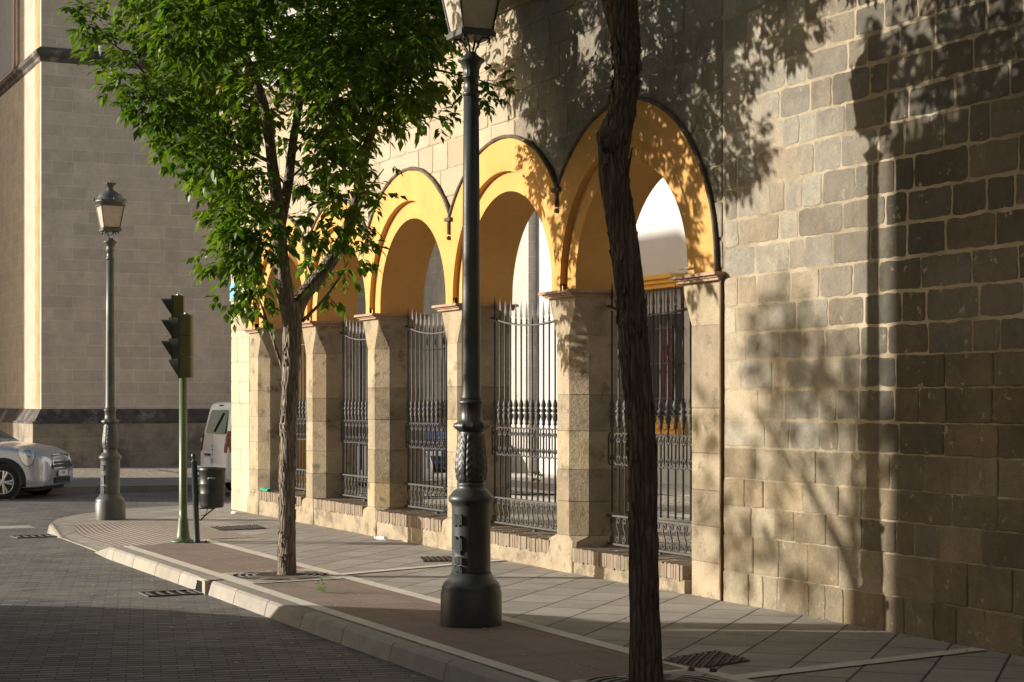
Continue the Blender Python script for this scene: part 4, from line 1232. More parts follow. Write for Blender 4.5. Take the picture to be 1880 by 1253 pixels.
# burl and stub of a cut limb
limb(tb, [NP(1128, 262, -0.05), NP(1112, 252, -0.09), NP(1101, 246, -0.12)], [x * sn for x in (24, 21, 9)], 18, 0.22, 40, 5, 0.006)
limb(tb, [NP(1150, 330, -0.02), NP(1158, 285, -0.12), NP(1161, 270, -0.13)], [x * sn for x in (4, 2, 1)], 7, 0.1, 41, 4)
limb(tb, [NP(1130, -60), NP(1080, -180, 0.2), NP(1020, -330, 0.5), NP(980, -500, 0.8)], [x * sn for x in (26, 21, 16, 8)], 18, 0.1, 33, 6, 0.006)
limb(tb, [NP(1132, -50), NP(1190, -190, -0.1), NP(1280, -360, -0.4), NP(1340, -520, -0.6)], [x * sn for x in (26, 21, 15, 8)], 18, 0.1, 35, 6, 0.006)
limb(tb, [NP(1132, -60), NP(1135, -220, 0.5), NP(1120, -400, 1.4), NP(1150, -560, 2.0)], [x * sn for x in (22, 17, 12, 6)], 16, 0.1, 37, 6, 0.006)
limb(tb, [NP(1140, -110, 0.1), NP(1150, -200, 1.2), NP(1160, -260, 2.4), NP(1165, -300, 3.2)], [x * sn for x in (14, 11, 8, 4)], 14, 0.1, 38, 6, 0.004)
tb.build('trunk', M['bark_dark'], nt_)
cl = []
base = Vector((nt_.location.x, nt_.location.y, 0))
for k in range(120):
    a = R.uniform(0, 2 * PI); rr = 3.6 * math.sqrt(R.random())
    x, y = base.x + rr * math.cos(a), base.y + 1.2 + rr * math.sin(a)
    Zc = x * ST + y * CT
    zmin = max(4.35, 1.7 + 0.2235 * Zc + 0.55)
    z = zmin + R.random() ** 1.2 * 2.6
    if x > D - 0.7: continue
    cl.append((Vector((x, y, z)) - base, R.uniform(0.28, 0.5)))
for k in range(20):
    x, y = R.uniform(2.9, 4.4), R.uniform(11.7, 13.3)
    z = 1.7 + 0.2235 * (x * ST + y * CT) + R.uniform(0.42, 0.95)
    cl.append((Vector((x, y, z)) - base, R.uniform(0.2, 0.32)))
lb = MB(); lb.smooth = True
foliage(lb, cl, 0.15, 30, 7, Vector((0, 1, 5.5)), 0.02)
lb.build('crown', M['leaf'], nt_, colattr=True)

# --- trees across the street, outside the picture: their shade dapples the wall
def street_tree(x, y, h0, h1, r, n, label, dens=26):
    g = empty('leafy_tree', (x, y, -0.13)); tag(g, label, 'tree', 'trees across the street')
    b = MB(); b.smooth = True
    limb(b, [(0, 0, -0.05), (0.02, 0.03, 1.2), (-0.03, 0, 2.4), (0.05, 0.04, 3.4), (0.0, 0.1, h1 - 1)], [0.16, 0.12, 0.11, 0.1, 0.03], 16, 0.1, x + y, 6, 0.006)
    for k in range(7):
        a = 2 * PI * k / 7 + R.uniform(-.3, .3); z = h0 + (h1 - h0) * 0.1 * k
        limb(b, [(0, 0, z), (0.45 * r * math.cos(a), 0.45 * r * math.sin(a), z + 0.5), (0.9 * r * math.cos(a), 0.9 * r * math.sin(a), z + 1.0)], [0.05, 0.035, 0.012], 8, 0.08, k)
    b.build('trunk', M['bark_pale'], g)
    cl_ = []
    for k in range(n):
        t = R.random(); a = R.uniform(0, 2 * PI); q = r * math.sqrt(R.random()) * math.sqrt(max(0.05, 1 - (2 * t - 1) ** 2) + 0.1)
        cl_.append((Vector((0.15 + q * 0.85 * math.cos(a), 0.75 + q * 1.25 * math.sin(a), h0 + (h1 - h0) * t)), R.uniform(0.22, 0.42)))
    b = MB(); b.smooth = True
    foliage(b, cl_, 0.15, dens, 7, Vector((0, 0, (h0 + h1) / 2)), 0.02)
    b.build('crown', M['leaf'], g, colattr=True)
street_tree(-4.6, 18.35, 3.95, 6.1, 1.4, 24, 'leafy tree across the street, outside the left edge of the picture')

# ------------------------------------------------------------------ shading facades across the street
def facade(x, y0, y1, h, label, depth=8, rz=0.0):
    g = empty('town_house', (x, (y0 + y1) / 2, -0.13), rz); tag(g, label, 'building', 'houses around the street')
    hw = (y1 - y0) / 2
    b = MB(); b.box(-depth, 0, -hw, hw, -0.05, h); b.build('wall', M['facade_a'], g)
    b = MB(); b.box(-depth - 0.1, 0.02, -hw, hw, h, h + 0.12); b.build('roof', M['terracotta'], g)
    n = max(1, int((y1 - y0) / 2.6))
    for fl_ in range(int((h - 0.6) // 3.2)):
        for k in range(n):
            yc = -hw + (k + 0.5) * (y1 - y0) / n
            z0 = 0.05 if fl_ == 0 else 0.9 + 3.2 * fl_
            zz_ = 2.5 if fl_ == 0 else z0 + 1.6
            q = MB(); q.box(-0.1, 0.004, yc - 0.5, yc + 0.5, z0, zz_); wq = q.build('window', M['shutter'], g)
            q = MB(); q.box(-0.02, 0.05, yc - 0.6, yc - 0.5, z0, zz_); q.box(-0.02, 0.05, yc + 0.5, yc + 0.6, z0, zz_); q.box(-0.02, 0.06, yc - 0.6, yc + 0.6, zz_, zz_ + 0.12); q.build('frame', M['band'], wq)
    return g
XF = -6.0
facade(XF, -12, 18.80, 7.70, 'low cream house across the street, nearest the viewer')
facade(4.0, -29.0, 9.0, 15.0, 'unseen tall cream house added behind the viewer to block skylight', 8, PI / 2)  # added out of view to cut sky light and darken the foreground
facade(XF, 44.8, 48.6, 12.1, 'tall cream house across the street beyond the gap')
facade(XF, 62.0, 90.0, 26.0, 'tall cream house across the street, farthest along')

# ------------------------------------------------------------------ traffic light
tl = empty('traffic_light', (5.815, 21.375, 0)); tag(tl, 'olive green traffic light with two signal heads beside the litter bin', 'traffic light')
b = MB(); b.smooth = True
b.lathe([(0.15, -0.01), (0.15, 0.012), (0.105, 0.025), (0.085, 0.045), (0.074, 0.10), (0.058, 0.27), (0.058, 0.28), (0.05, 0.285), (0.049, 0.4), (0.048, 2.06)], 24)
b.build('pole', M['tl_pole'], tl)
def signal_head(x, y, z0, z1, rz, wd):
    g = MB(); h = z1 - z0; n = 3
    xf = Matrix.Translation((x, y, 0)) @ Matrix.Rotation(rz, 4, 'Z')
    g.xf = xf
    for k in range(n):
        a, c = z0 + h * k / n + 0.003, z0 + h * (k + 1) / n - 0.003
        t = wd / 2
        prof = [(-0.03, -t), (0.085, -t * 0.82), (0.10, -t * 0.6), (0.10, t * 0.6), (0.085, t * 0.82), (-0.03, t)]
        g.prism(prof, 'z', a, c)
    o = g.build('signal_head', M['tl_body'], tl)
    q = MB(); q.xf = xf; q.box(-0.055, -0.029, -wd / 2 - 0.004, wd / 2 + 0.004, z0 - 0.004, z1 + 0.004); q.build('door', M['tl_front'], o)
    for k in range(n):
        zc = z0 + h * (k + 0.5) / n; r = h / n * 0.38
        q = MB(); q.xf = xf
        ring0, ring1, ring2, ring3 = [], [], [], []
        out_ = [(r, zc - r + r * j_ / 3.0) for j_ in range(3)] + [(r * math.cos(PI * j_ / 12), zc + r * math.sin(PI * j_ / 12)) for j_ in range(13)] + [(-r, zc - r * j_ / 3.0) for j_ in range(1, 4)]
        for (yv, zv) in out_:
            ln = 0.012 + 0.125 * max(0, min(1, (zv - (zc - r)) / (2 * r)))
            ring0.append((-0.05, yv, zv)); ring1.append((-0.05 - ln, yv, zv))
            ring2.append((-0.05 - ln, yv * 0.93, zc + (zv - zc) * 0.95)); ring3.append((-0.05, yv * 0.93, zc + (zv - zc) * 0.95))
        q.smooth = False
        q.loft([ring0, ring1, ring2, ring3], False, False, False)
        q.build('visor', M['tl_visor'], o)
        q = MB(); q.xf = xf @ Matrix.Translation((-0.056, 0, zc)) @ Matrix.Rotation(-PI / 2, 4, 'Y'); q.smooth = True
        q.lathe([(r * 0.9, 0), (r * 0.8, 0.012), (r * 0.4, 0.022), (0.001, 0.025)], 20); q.build('lens', plain('signal_lens', (0.05, 0.03, 0.02), 0.2, 0, 0.6), o)
    q = MB(); q.xf = xf; q.smooth = True; q.lathe([(0.02, z1), (0.035, z1 + 0.01), (0.035, z1 + 0.02), (0.015, z1 + 0.03)], 12, (0.03, 0, 0)); q.build('cap_bolt', M['steel'], o)
    return o
A_ = math.atan2(-0.432, 0.902)      # local +x points to the picture's right
signal_head(-0.03, -0.16, 1.98, 2.74, A_ - 0.05, 0.19)
signal_head(-0.05, 0.12, 2.21, 2.98, A_ + 0.12, 0.25)
b = MB(); b.tube([(0, 0, 2.0), (0, 0, 2.6)], 0.035, 10); b.build('bracket', M['tl_pole'], tl)

# ------------------------------------------------------------------ litter bin
lbn = empty('litter_bin', (5.90, 21.07, 0)); tag(lbn, 'round black litter bin hung on a dark green post', 'litter bin')
b = MB(); b.smooth = True
b.lathe([(0.042, 0.0), (0.040, 0.03), (0.037, 0.05), (0.034, 0.97), (0.04, 0.975), (0.04, 0.985), (0.022, 0.992), (0.018, 1.005), (0.03, 1.018), (0.037, 1.04), (0.034, 1.065), (0.02, 1.08), (0.002, 1.083)], 16)
pst = b.build('post', M['bin_post'], lbn); pst.rotation_euler = (0.0, -0.035, 0)
b = MB(); b.box(-0.14, 0.14, -0.06, 0.06, -0.005, 0.012)
for q in (-0.11, 0.11): b.lathe([(0.012, 0.012), (0.012, 0.03), (0.004, 0.034)], 8, (q, 0, 0))
bp = b.build('base_plate', M['bin'], lbn); bp.rotation_euler = (0, 0, -0.44)
bx, by = 0.182 * CT, -0.182 * ST
b = MB(); b.smooth = True
b.lathe([(0.118, 0.425), (0.136, 0.435), (0.142, 0.46), (0.145, 0.49), (0.149, 0.50), (0.146, 0.51), (0.149, 0.585), (0.153, 0.595), (0.150, 0.605), (0.152, 0.70), (0.157, 0.71), (0.153, 0.72), (0.157, 0.86), (0.163, 0.865), (0.163, 0.90), (0.155, 0.905), (0.150, 0.90), (0.15, 0.5), (0.1, 0.44)], 32, (bx, by, 0))
bb_ = b.build('bin', M['bin'], lbn)
b = MB()
aq = math.atan2(-by * 0 - 0.9, -0.1)
for q in range(5): 
    a = -PI / 2 - 0.35 + 0.12 * q - TH * 0.6
    b.tube([(bx + 0.156 * math.cos(a), by + 0.156 * math.sin(a), 0.775), (bx + 0.157 * math.cos(a + 0.08), by + 0.157 * math.sin(a + 0.08), 0.79)], 0.004, 4)
b.build('maker_plate', M['steel'], bb_)
b = MB(); b.smooth = True
dirx = Vector((CT, -ST, 0))
b.tube([dirx * 0.03 + Vector((0, 0, 0.415)), dirx * 0.22 + Vector((0, 0, 0.415))], 0.008, 6)
b.tube([dirx * 0.04 + Vector((0, 0, 0.27)), dirx * 0.1 + Vector((0, 0, 0.33)), dirx * 0.2 + Vector((0, 0, 0.41)), dirx * 0.225 + Vector((0, 0, 0.43))], 0.008, 6)
b.tube([dirx * 0.10 + Vector((0, 0, 0.33)), dirx * 0.13 + Vector((0, 0, 0.415))], 0.005, 5)
b.tube([dirx * 0.05 + Vector((0, 0, 0.33)), dirx * 0.11 + Vector((0, 0, 0.335))], 0.005, 5)
for zq in (0.80, 0.86, 0.6): b.tube([dirx * -0.0 + Vector((0, 0, zq)), dirx * 0.09 + Vector((0, 0, zq + 0.02))], 0.012, 6)
b.build('bracket', M['bin'], lbn)

# ------------------------------------------------------------------ vehicles
class Body:
    """lofted car body; stations = (l, half width sill, belt, roof, z bottom, z belt, z top)"""
    def __init__(s, st, shear=None): s.st = sorted(st); s.shear = shear
    def sec(s, l):
        st = s.st
        l = min(max(l, st[0][0]), st[-1][0])
        for i in range(len(st) - 1):
            if st[i][0] <= l <= st[i + 1][0]: break
        p1, p2 = st[i], st[i + 1]; p0, p3 = st[max(0, i - 1)], st[min(len(st) - 1, i + 2)]
        t = (l - p1[0]) / max(1e-6, p2[0] - p1[0])
        out = []
        for k in range(1, 7):
            m1 = (p2[k] - p0[k]) / max(1e-6, p2[0] - p0[0]) * (p2[0] - p1[0]); m2 = (p3[k] - p1[k]) / max(1e-6, p3[0] - p1[0]) * (p2[0] - p1[0])
            dd = p2[k] - p1[k]
            m1 = max(-2 * abs(dd), min(2 * abs(dd), m1)); m2 = max(-2 * abs(dd), min(2 * abs(dd), m2))
            h = t * t * t
            out.append((2 * h - 3 * t * t + 1) * p1[k] + (h - 2 * t * t + t) * m1 + (-2 * h + 3 * t * t) * p2[k] + (h - t * t) * m2)
        return out
    def P(s, l, t, side=-1):
        ws, wb_, wr, zb, zm, zt = s.sec(l)
        pts = [(0, zb), (ws - 0.10, zb), (ws, zb + 0.07), (ws + (wb_ - ws) * 0.5 + 0.012, (zb + zm) * 0.5), (wb_, zm), (wb_ + (wr - wb_) * 0.55, zm + (zt - zm) * 0.55), (wr, zt - min(0.07, (zt - zm) * 0.3)), (wr - min(0.12, wr * 0.3), zt - 0.008), (wr * 0.5, zt + 0.01), (0, zt + 0.014)]
        u = t * (len(pts) - 1); i = min(int(u), len(pts) - 2); f = u - i
        q0, q1, q2, q3 = pts[max(0, i - 1)], pts[i], pts[i + 1], pts[min(len(pts) - 1, i + 2)]
        c = [0.5 * (2 * q1[k] + (q2[k] - q0[k]) * f + (2 * q0[k] - 5 * q1[k] + 4 * q2[k] - q3[k]) * f * f + (3 * q1[k] - q0[k] - 3 * q2[k] + q3[k]) * f ** 3) for k in (0, 1)]
        x = l
        if s.shear: x = l + s.shear(l, c[1])
        return Vector((x, side * c[0], c[1]))
    def build(s, name, m, parent, nl=60, nt=40):
        b = MB(); b.smooth = True
        rings = []
        l0, l1 = s.st[0][0], s.st[-1][0]
        for i in range(nl + 1):
            f = i / nl
            l = l0 + (l1 - l0) * (0.5 - 0.5 * math.cos(PI * f))
            rings.append([s.P(l, k / nt, -1) for k in range(nt + 1)] + [s.P(l, k / nt, 1) for k in range(nt - 1, 0, -1)])
        b.loft(rings)
        return b.build(name, m, parent)
    def patch(s, name, poly, m, parent, off=0.006, side=-1, n=10):
        """panel following the body; poly in (l, t)"""
        b = MB(); b.smooth = True
        cx = sum(p[0] for p in poly) / len(poly); cy = sum(p[1] for p in poly) / len(poly)
        dense = []
        for p, q in zip(poly, poly[1:] + poly[:1]):
            for k in range(4): dense.append((p[0] + (q[0] - p[0]) * k / 4, p[1] + (q[1] - p[1]) * k / 4))
        def S(l, t):
            a = s.P(l, t, side); e = 0.004
            du = s.P(l + e * 4, t, side) - s.P(l - e * 4, t, side); dv = s.P(l, t + e, side) - s.P(l, t - e, side)
            nn = du.cross(dv)
            if nn.length < 1e-9: nn = Vector((0, side, 0))
            nn.normalize()
            if nn.dot(Vector((0, side * 1.0, 0.5))) < 0: nn = -nn
            return a + nn * off
        rings = []
        for k in range(n, 0, -1):
            f = k / n
            rings.append([S(cx + (p[0] - cx) * f, cy + (p[1] - cy) * f) for p in dense])
        b.loft(rings, True, False, True)
        return b.build(name, m, parent)

def wheel(parent, l, y, r, wd, spokes=5, rim_m=None):
    sgn = -1 if y < 0 else 1
    g = MB(); g.smooth = True
    g.xf = Matrix.Translation((l, y, r)) @ Matrix.Rotation(PI / 2 * (1 if sgn < 0 else -1), 4, 'X')
    g.lathe([(r * 0.64, -wd), (r * 0.93, -wd), (r, -wd * 0.8), (r, -wd * 0.2), (r * 0.95, -0.004), (r * 0.80, 0.004), (r * 0.70, -0.006), (r * 0.66, -0.03)], 36)
    o = g.build('wheel', M['tyre'], parent)
    g2 = MB(); g2.smooth = True; g2.xf = g.xf
    g2.lathe([(r * 0.60, -0.10), (r * 0.68, -0.03), (r * 0.70, 0.0), (r * 0.665, 0.0), (r * 0.63, -0.03), (r * 0.60, -0.09)], 36)
    g2.lathe([(0.03, -0.03), (0.055, -0.02), (0.055, -0.005), (0.03, 0.0)], 16)
    g2.smooth = False
    for k in range(spokes):
        for e in (-0.16, 0.16):
            a = 2 * PI * k / spokes + e; a2 = 2 * PI * k / spokes + e * 0.9
            g2.tube([(0.04 * math.cos(a2), 0.04 * math.sin(a2), -0.015), (r * 0.66 * math.cos(a), r * 0.66 * math.sin(a), -0.012)], [0.017, 0.022], 6)
    g2.build('rim', rim_m or M['rim'], o)
    g3 = MB(); g3.xf = g.xf; g3.lathe([(r * 0.66, -0.075), (r * 0.1, -0.075)], 24); g3.build('brake', M['black'], o)

def text_mesh(name, s, size, m, parent, mat4):
    cu = bpy.data.curves.new(name, 'FONT'); cu.body = s; cu.size = size; cu.align_x = 'CENTER'; cu.align_y = 'CENTER'; cu.extrude = 0.001
    t = bpy.data.objects.new(name, cu); COL.objects.link(t)
    bpy.context.view_layer.update()
    me = bpy.data.meshes.new_from_object(t.evaluated_get(bpy.context.evaluated_depsgraph_get()))
    bpy.data.objects.remove(t)
    o = bpy.data.objects.new(name, me); COL.objects.link(o); me.materials.clear(); me.materials.append(m)
    o.parent = parent; o.matrix_local = mat4
    return o

HATCH = [(-4.10, .62, .62, .50, .42, .60, .95), (-4.05, .78, .80, .62, .30, .72, 1.10), (-3.9, .86, .87, .66, .24, .90, 1.28), (-3.6, .885, .885, .64, .22, .97, 1.46), (-3.0, .89, .89, .64, .20, .97, 1.53), (-2.2, .89, .89, .64, .20, .96, 1.55),
         (-1.75, .89, .885, .64, .20, .96, 1.50), (-1.35, .89, .885, .68, .20, .965, 1.25), (-1.06, .89, .88, .76, .20, .95, 1.06), (-0.9, .89, .875, .76, .20, .93, 1.025), (-0.55, .885, .86, .72, .20, .90, .995), (-0.25, .87, .83, .64, .21, .84, .94), (-0.10, .83, .77, .56, .22, .76, .87), (-0.02, .73, .68, .50, .24, .66, .78), (0.0, .66, .62, .46, .26, .62, .73)]
def hatchback(name, label, paint, loc, rz, number=None):
    g = empty(name, loc, rz); tag(g, label, 'car')
    B = Body(HATCH); B.build('body', paint, g, 80, 44)
    for sd in (-1, 1):
        B.patch('window', [(-3.55, .50), (-2.45, .50), (-2.45, .655), (-3.4, .65)], M['car_glass'], g, 0.004, sd)
        B.patch('window', [(-2.38, .50), (-1.30, .495), (-1.62, .655), (-2.38, .655)], M['car_glass'], g, 0.004, sd)
        for l in (-0.80, -3.35):
            wa = MB(); wa.smooth = True
            pr_ = []
            for k in range(25):
                a = rad(-12) + rad(204) * k / 24
                pr_.append((l + 0.385 * math.cos(a), sd * 0.902, 0.32 + 0.40 * math.sin(a)))
            wa.tube(pr_, [0.055] * 25, 6)
            wa.smooth = False
            wa.xf = Matrix.Translation((l, sd * 0.905, 0.32)) @ Matrix.Rotation(PI / 2 * (1 if sd < 0 else -1), 4, 'X')
            wa.lathe([(0.375, -0.05), (0.37, 0.008), (0.02, 0.006)], 28)
            wa.xf = None
            wa.build('wheel_arch', M['trim'], g)
        sl = MB(); sl.box(-2.98, -1.18, sd * 0.86 - 0.04, sd * 0.86 + 0.04, 0.2, 0.36); sl.build('sill', M['trim'], g)
        for l in (-0.80, -3.35): wheel(g, l, sd * 0.925, 0.315, 0.2)
        el = [(-0.37 + 0.155 * math.cos(2 * PI * k / 18), .452 + .088 * math.sin(2 * PI * k / 18) + 0.12 * (-0.155 * math.cos(2 * PI * k / 18))) for k in range(18)]
        hl = B.patch('headlight', el, M['headlight'], g, 0.012, sd)
        B.patch('reflector', [(-0.345 + 0.07 * math.cos(2 * PI * k / 14), .445 + .045 * math.sin(2 * PI * k / 14)) for k in range(14)], M['chrome'], hl, 0.02, sd)
        el2 = [(-0.37 + 0.163 * math.cos(2 * PI * k / 18), .452 + .093 * math.sin(2 * PI * k / 18) + 0.12 * (-0.163 * math.cos(2 * PI * k / 18))) for k in range(18)]
        B.patch('headlight_ring', el2, M['trim'], g, 0.006, sd)
        B.patch('tail_light', [(-3.99, .42), (-3.9, .42), (-3.88, .56), (-3.96, .56)], M['tail'], g, 0.01, sd)
        mm = MB(); mm.smooth = True; mm.xf = Matrix.Translation((-1.35, sd * 1.0, 1.03)) @ Matrix.Diagonal((0.08, 0.11, 0.075, 1)); mm.lathe([(0.1, -1), (0.7, -0.75), (1, 0), (0.7, 0.75), (0.1, 1)], 14); mm.build('mirror', paint, g)
    B.patch('windscreen', [(-1.68, .70), (-1.14, .70), (-1.14, .985), (-1.68, .985)], M['car_glass'], g, 0.006, -1)
    B.patch('windscreen', [(-1.68, .70), (-1.14, .70), (-1.14, .985), (-1.68, .985)], M['car_glass'], g, 0.006, 1)
    q = MB()
    for (y0, y1) in ((-0.5, 0.02), (0.05, 0.5)): q.tube([(-1.06, y0, 1.07), (-1.14, y1, 1.10)], 0.012, 5)
    q.build('wiper', M['trim'], g)
    # grille
    def trap(z0, z1, w0, w1, x0, x1, dx): 
        b = MB(); b.loft([[(x0 + dx, -w0, z0), (x0 + dx, w0, z0), (x1 + dx, w1, z1), (x1 + dx, -w1, z1)], [(x0 - 0.2, -w0, z0), (x0 - 0.2, w0, z0), (x1 - 0.2, w1, z1), (x1 - 0.2, -w1, z1)]]); return b
    trap(0.57, 0.815, 0.50, 0.41, 0.03, -0.035, 0.0).build('grille', M['trim'], g)
    b = MB(); b.smooth = True
    cs = [(0.036, -0.51, 0.565), (0.036, 0.51, 0.565), (-0.03, 0.42, 0.82), (-0.03, -0.42, 0.82)]
    for p, q_ in zip(cs, cs[1:] + cs[:1]): b.tube([p, q_], 0.014, 6)
    for f in (0.28, 0.54, 0.78): b.tube([(0.036 - 0.066 * f, -0.5 + 0.09 * f, 0.565 + 0.255 * f), (0.036 - 0.066 * f, 0.5 - 0.09 * f, 0.565 + 0.255 * f)], 0.011, 6)
    b.build('grille_bars', M['chrome'], g)
    trap(0.285, 0.385, 0.42, 0.40, 0.03, 0.035, 0.0).build('air_intake', M['trim'], g)
    b = MB(); b.smooth = False; b.box(-0.9, -0.22, -0.78, 0.78, 0.15, 0.25); b.build('underbody', M['trim'], g)
    b = MB(); b.box(0.03, 0.055, -0.26, 0.26, 0.41, 0.52); pl = b.build('number_plate', M['plate'], g)
    b = MB(); b.box(0.0555, 0.057, 0.215, 0.258, 0.413, 0.517); b.build('plate_band', M['plate_blue'], pl)
    if number: text_mesh('plate_number', number, 0.085, M['ink'], pl, Matrix.Translation((0.0565, -0.02, 0.465)) @ Matrix.Rotation(PI / 2, 4, 'Z') @ Matrix.Rotation(PI / 2, 4, 'X'))
    b = MB(); b.xf = Matrix.Translation((-0.115, 0, 0.845)) @ Matrix.Rotation(1.0, 4, 'Y'); b.lathe([(0.05, -0.01), (0.05, 0.01), (0.03, 0.014)], 16); b.build('badge', M['chrome'], g)
    return g
hd = math.atan2(-0.515, 0.856)
cw = Vector((5.92, 34.36))
rot = Matrix.Rotation(hd, 2)
org = cw - rot @ Vector((-0.80, -0.89))
hatchback('passenger_car', 'silver hatchback car entering at the left edge behind the corner lamp', M['car_silver'], (org.x, org.y, -0.13), hd, '7426')
hatchback('passenger_car', 'bright blue car parked in the courtyard, glimpsed through the third arch gate', M['car_blue'], (16.4, 38.55, 0.02), rad(-100))

VAN = [(-4.40, .84, .84, .72, .34, .95, 1.70), (-4.385, .875, .875, .76, .32, 1.0, 1.78), (-4.34, .895, .895, .78, .30, 1.0, 1.80), (-4.0, .90, .90, .78, .26, 1.0, 1.82), (-3.0, .905, .905, .77, .24, 1.0, 1.83), (-2.2, .905, .905, .77, .24, 1.0, 1.83), (-1.75, .905, .90, .76, .24, 1.0, 1.76),
       (-1.25, .90, .89, .74, .24, 1.0, 1.42), (-0.85, .89, .88, .76, .24, .97, 1.13), (-0.45, .88, .86, .70, .24, .88, 1.02), (-0.15, .86, .80, .58, .25, .74, .86), (-0.03, .76, .68, .48, .28, .58, .68), (0.0, .68, .6, .42, .30, .52, .60)]
def vshear(l, z): return 0.19 * max(0, min(1, (z - 0.95) / 0.85)) * max(0, min(1, (-3.3 - l) / 0.8))
def small_van(label, loc, rz, paint):
    g = empty('small_van', loc, rz); tag(g, label, 'van')
    B = Body(VAN, vshear); B.build('body', paint, g, 80, 44)
    for sd in (-1, 1):
        B.patch('window', [(-2.3, .50), (-1.18, .50), (-1.6, .65), (-2.3, .655)], M['car_glass'], g, 0.004, sd)
        for l in (-0.82, -3.55):
            wa = MB()
            wa.xf = Matrix.Translation((l, sd * 0.925, 0.31)) @ Matrix.Rotation(PI / 2 * (1 if sd < 0 else -1), 4, 'X')
            wa.lathe([(0.37, -0.05), (0.365, 0.012), (0.02, 0.01)], 28)
            wa.xf = None; wa.build('wheel_arch', M['trim'], g)
        for l in (-0.82, -3.55): wheel(g, l, sd * 0.94, 0.31, 0.2, 6)
        B.patch('headlight', [(-0.55, .44), (-0.22, .40), (-0.24, .52), (-0.5, .54)], M['headlight'], g, 0.01, sd)
        # tall tail lamp on the rear corner
        tlp = MB(); tlp.smooth = False
        def rx(z): return -4.40 + vshear(-4.4, z)
        rr_ = []
        for z_ in (0.84, 0.90, 1.05, 1.2, 1.26):
            k = 0.75 if z_ in (0.84, 1.26) else 1
            rr_.append([(rx(z_) - 0.012, sd * (0.80 if k == 1 else 0.82), z_), (rx(z_) + 0.0, sd * 0.885, z_), (rx(z_) + 0.10, sd * 0.912, z_), (rx(z_) + 0.10, sd * 0.80, z_)])
        tlp.loft(rr_); to = tlp.build('tail_light', M['tail'], g)
        q = MB(); q.box(rx(1.05) - 0.018, rx(1.05) - 0.005, sd * 0.81 - 0.0, sd * 0.875, 1.02, 1.10); q.build('reversing_lens', M['headlight'], to)
    for sd in (-1, 1): B.patch('windscreen', [(-1.7, .70), (-0.95, .70), (-0.95, .985), (-1.7, .985)], M['car_glass'], g, 0.006, sd)
    def rx(z): return -4.40 + vshear(-4.4, z)
    # rear window with a leafy reflection painted into its colour, rounded corners
    b = MB(); b.smooth = False
    oy, zlo, zhi = 0.66, 1.20, 1.68
    pts = []
    for (cy_, cz_, a0) in ((oy - .08, zlo + .06, -90), (oy - .13, zhi - .08, 0), (-oy + .13, zhi - .08, 90), (-oy + .08, zlo + .06, 180)):
        for k in range(5):
            a = rad(a0 + 22.5 * k); pts.append((cy_ + 0.07 * math.cos(a), cz_ + 0.06 * math.sin(a)))
    b.loft([[(rx(z_) + 0.03, y_, z_) for y_, z_ in pts], [(rx(z_) - 0.008, y_, z_) for y_, z_ in pts]])
    b.build('rear_window', M['van_glass'], g)
    b = MB(); b.tube([(rx(1.24) - 0.02, 0.05, 1.24), (rx(1.6) - 0.02, -0.32, 1.6)], 0.014, 5); b.build('wiper', M['trim'], g)
    b = MB(); b.box(rx(1.75) - 0.016, rx(1.75) + 0.02, -0.12, 0.12, 1.735, 1.76); b.build('brake_light', M['tail'], g)
    b = MB()
    for zq in (0.955, 0.985):
        b.tube([(rx(zq) - 0.012, -0.085, zq - 0.02), (rx(zq) - 0.016, -0.02, zq + 0.02), (rx(zq) - 0.012, 0.045, zq - 0.02)], 0.0085, 5)
    b.build('badge', M['chrome'], g)
    b = MB(); b.box(rx(0.9) - 0.01, rx(0.9), -0.1, 0.06, 0.875, 0.89); b.build('lettering', M['ink'], g)
    b = MB(); b.box(-4.425, -4.39, 0.20, 0.50, 0.76, 0.80); b.build('door_handle', M['trim'], g)
    b = MB(); b.box(-4.415, -4.39, 0.12, 0.56, 0.60, 0.71); b.build('number_plate', M['plate'], g)
    b = MB(); b.smooth = False
    b.box(-4.48, -4.2, -0.86, 0.86, 0.33, 0.55); b.box(-4.46, -4.2, -0.84, 0.84, 0.28, 0.329); b.build('bumper', paint, g)
    b = MB()
    b.box(-4.402, -4.398, 0.0, 0.008, 0.56, 1.18); b.build('door_gap', M['trim'], g)
    return g
def make_vanglass():
    m, nt, b = newmat('van_rear_glass')
    v = coords(nt)
    vo = N(nt, 'ShaderNodeTexNoise'); vo.inputs['Scale'].default_value = 12; vo.inputs['Detail'].default_value = 5; L(nt, v, vo.inputs['Vector'])
    c = mixc(nt, ramp(nt, vo.outputs[0], [(0.45, 0.0), (0.62, 1.0)]), (0.008, 0.016, 0.016), (0.02, 0.10, 0.08))  # green patches painted in as the reflection of foliage
    L(nt, c, b.inputs['Base Color']); b.inputs['Roughness'].default_value = 0.12; b.inputs['Specular IOR Level'].default_value = 0.3
    return m
M['van_glass'] = make_vanglass()
small_van('white van parked in the side street, its rear showing past the wall corner', (9.89 + 4.4, 34.20, -0.13), 0.0, M['car_white'])
small_van('white van on the roadway outside the left edge of the picture', (0.0, 17.75, -0.13), rad(90), M['car_white'])

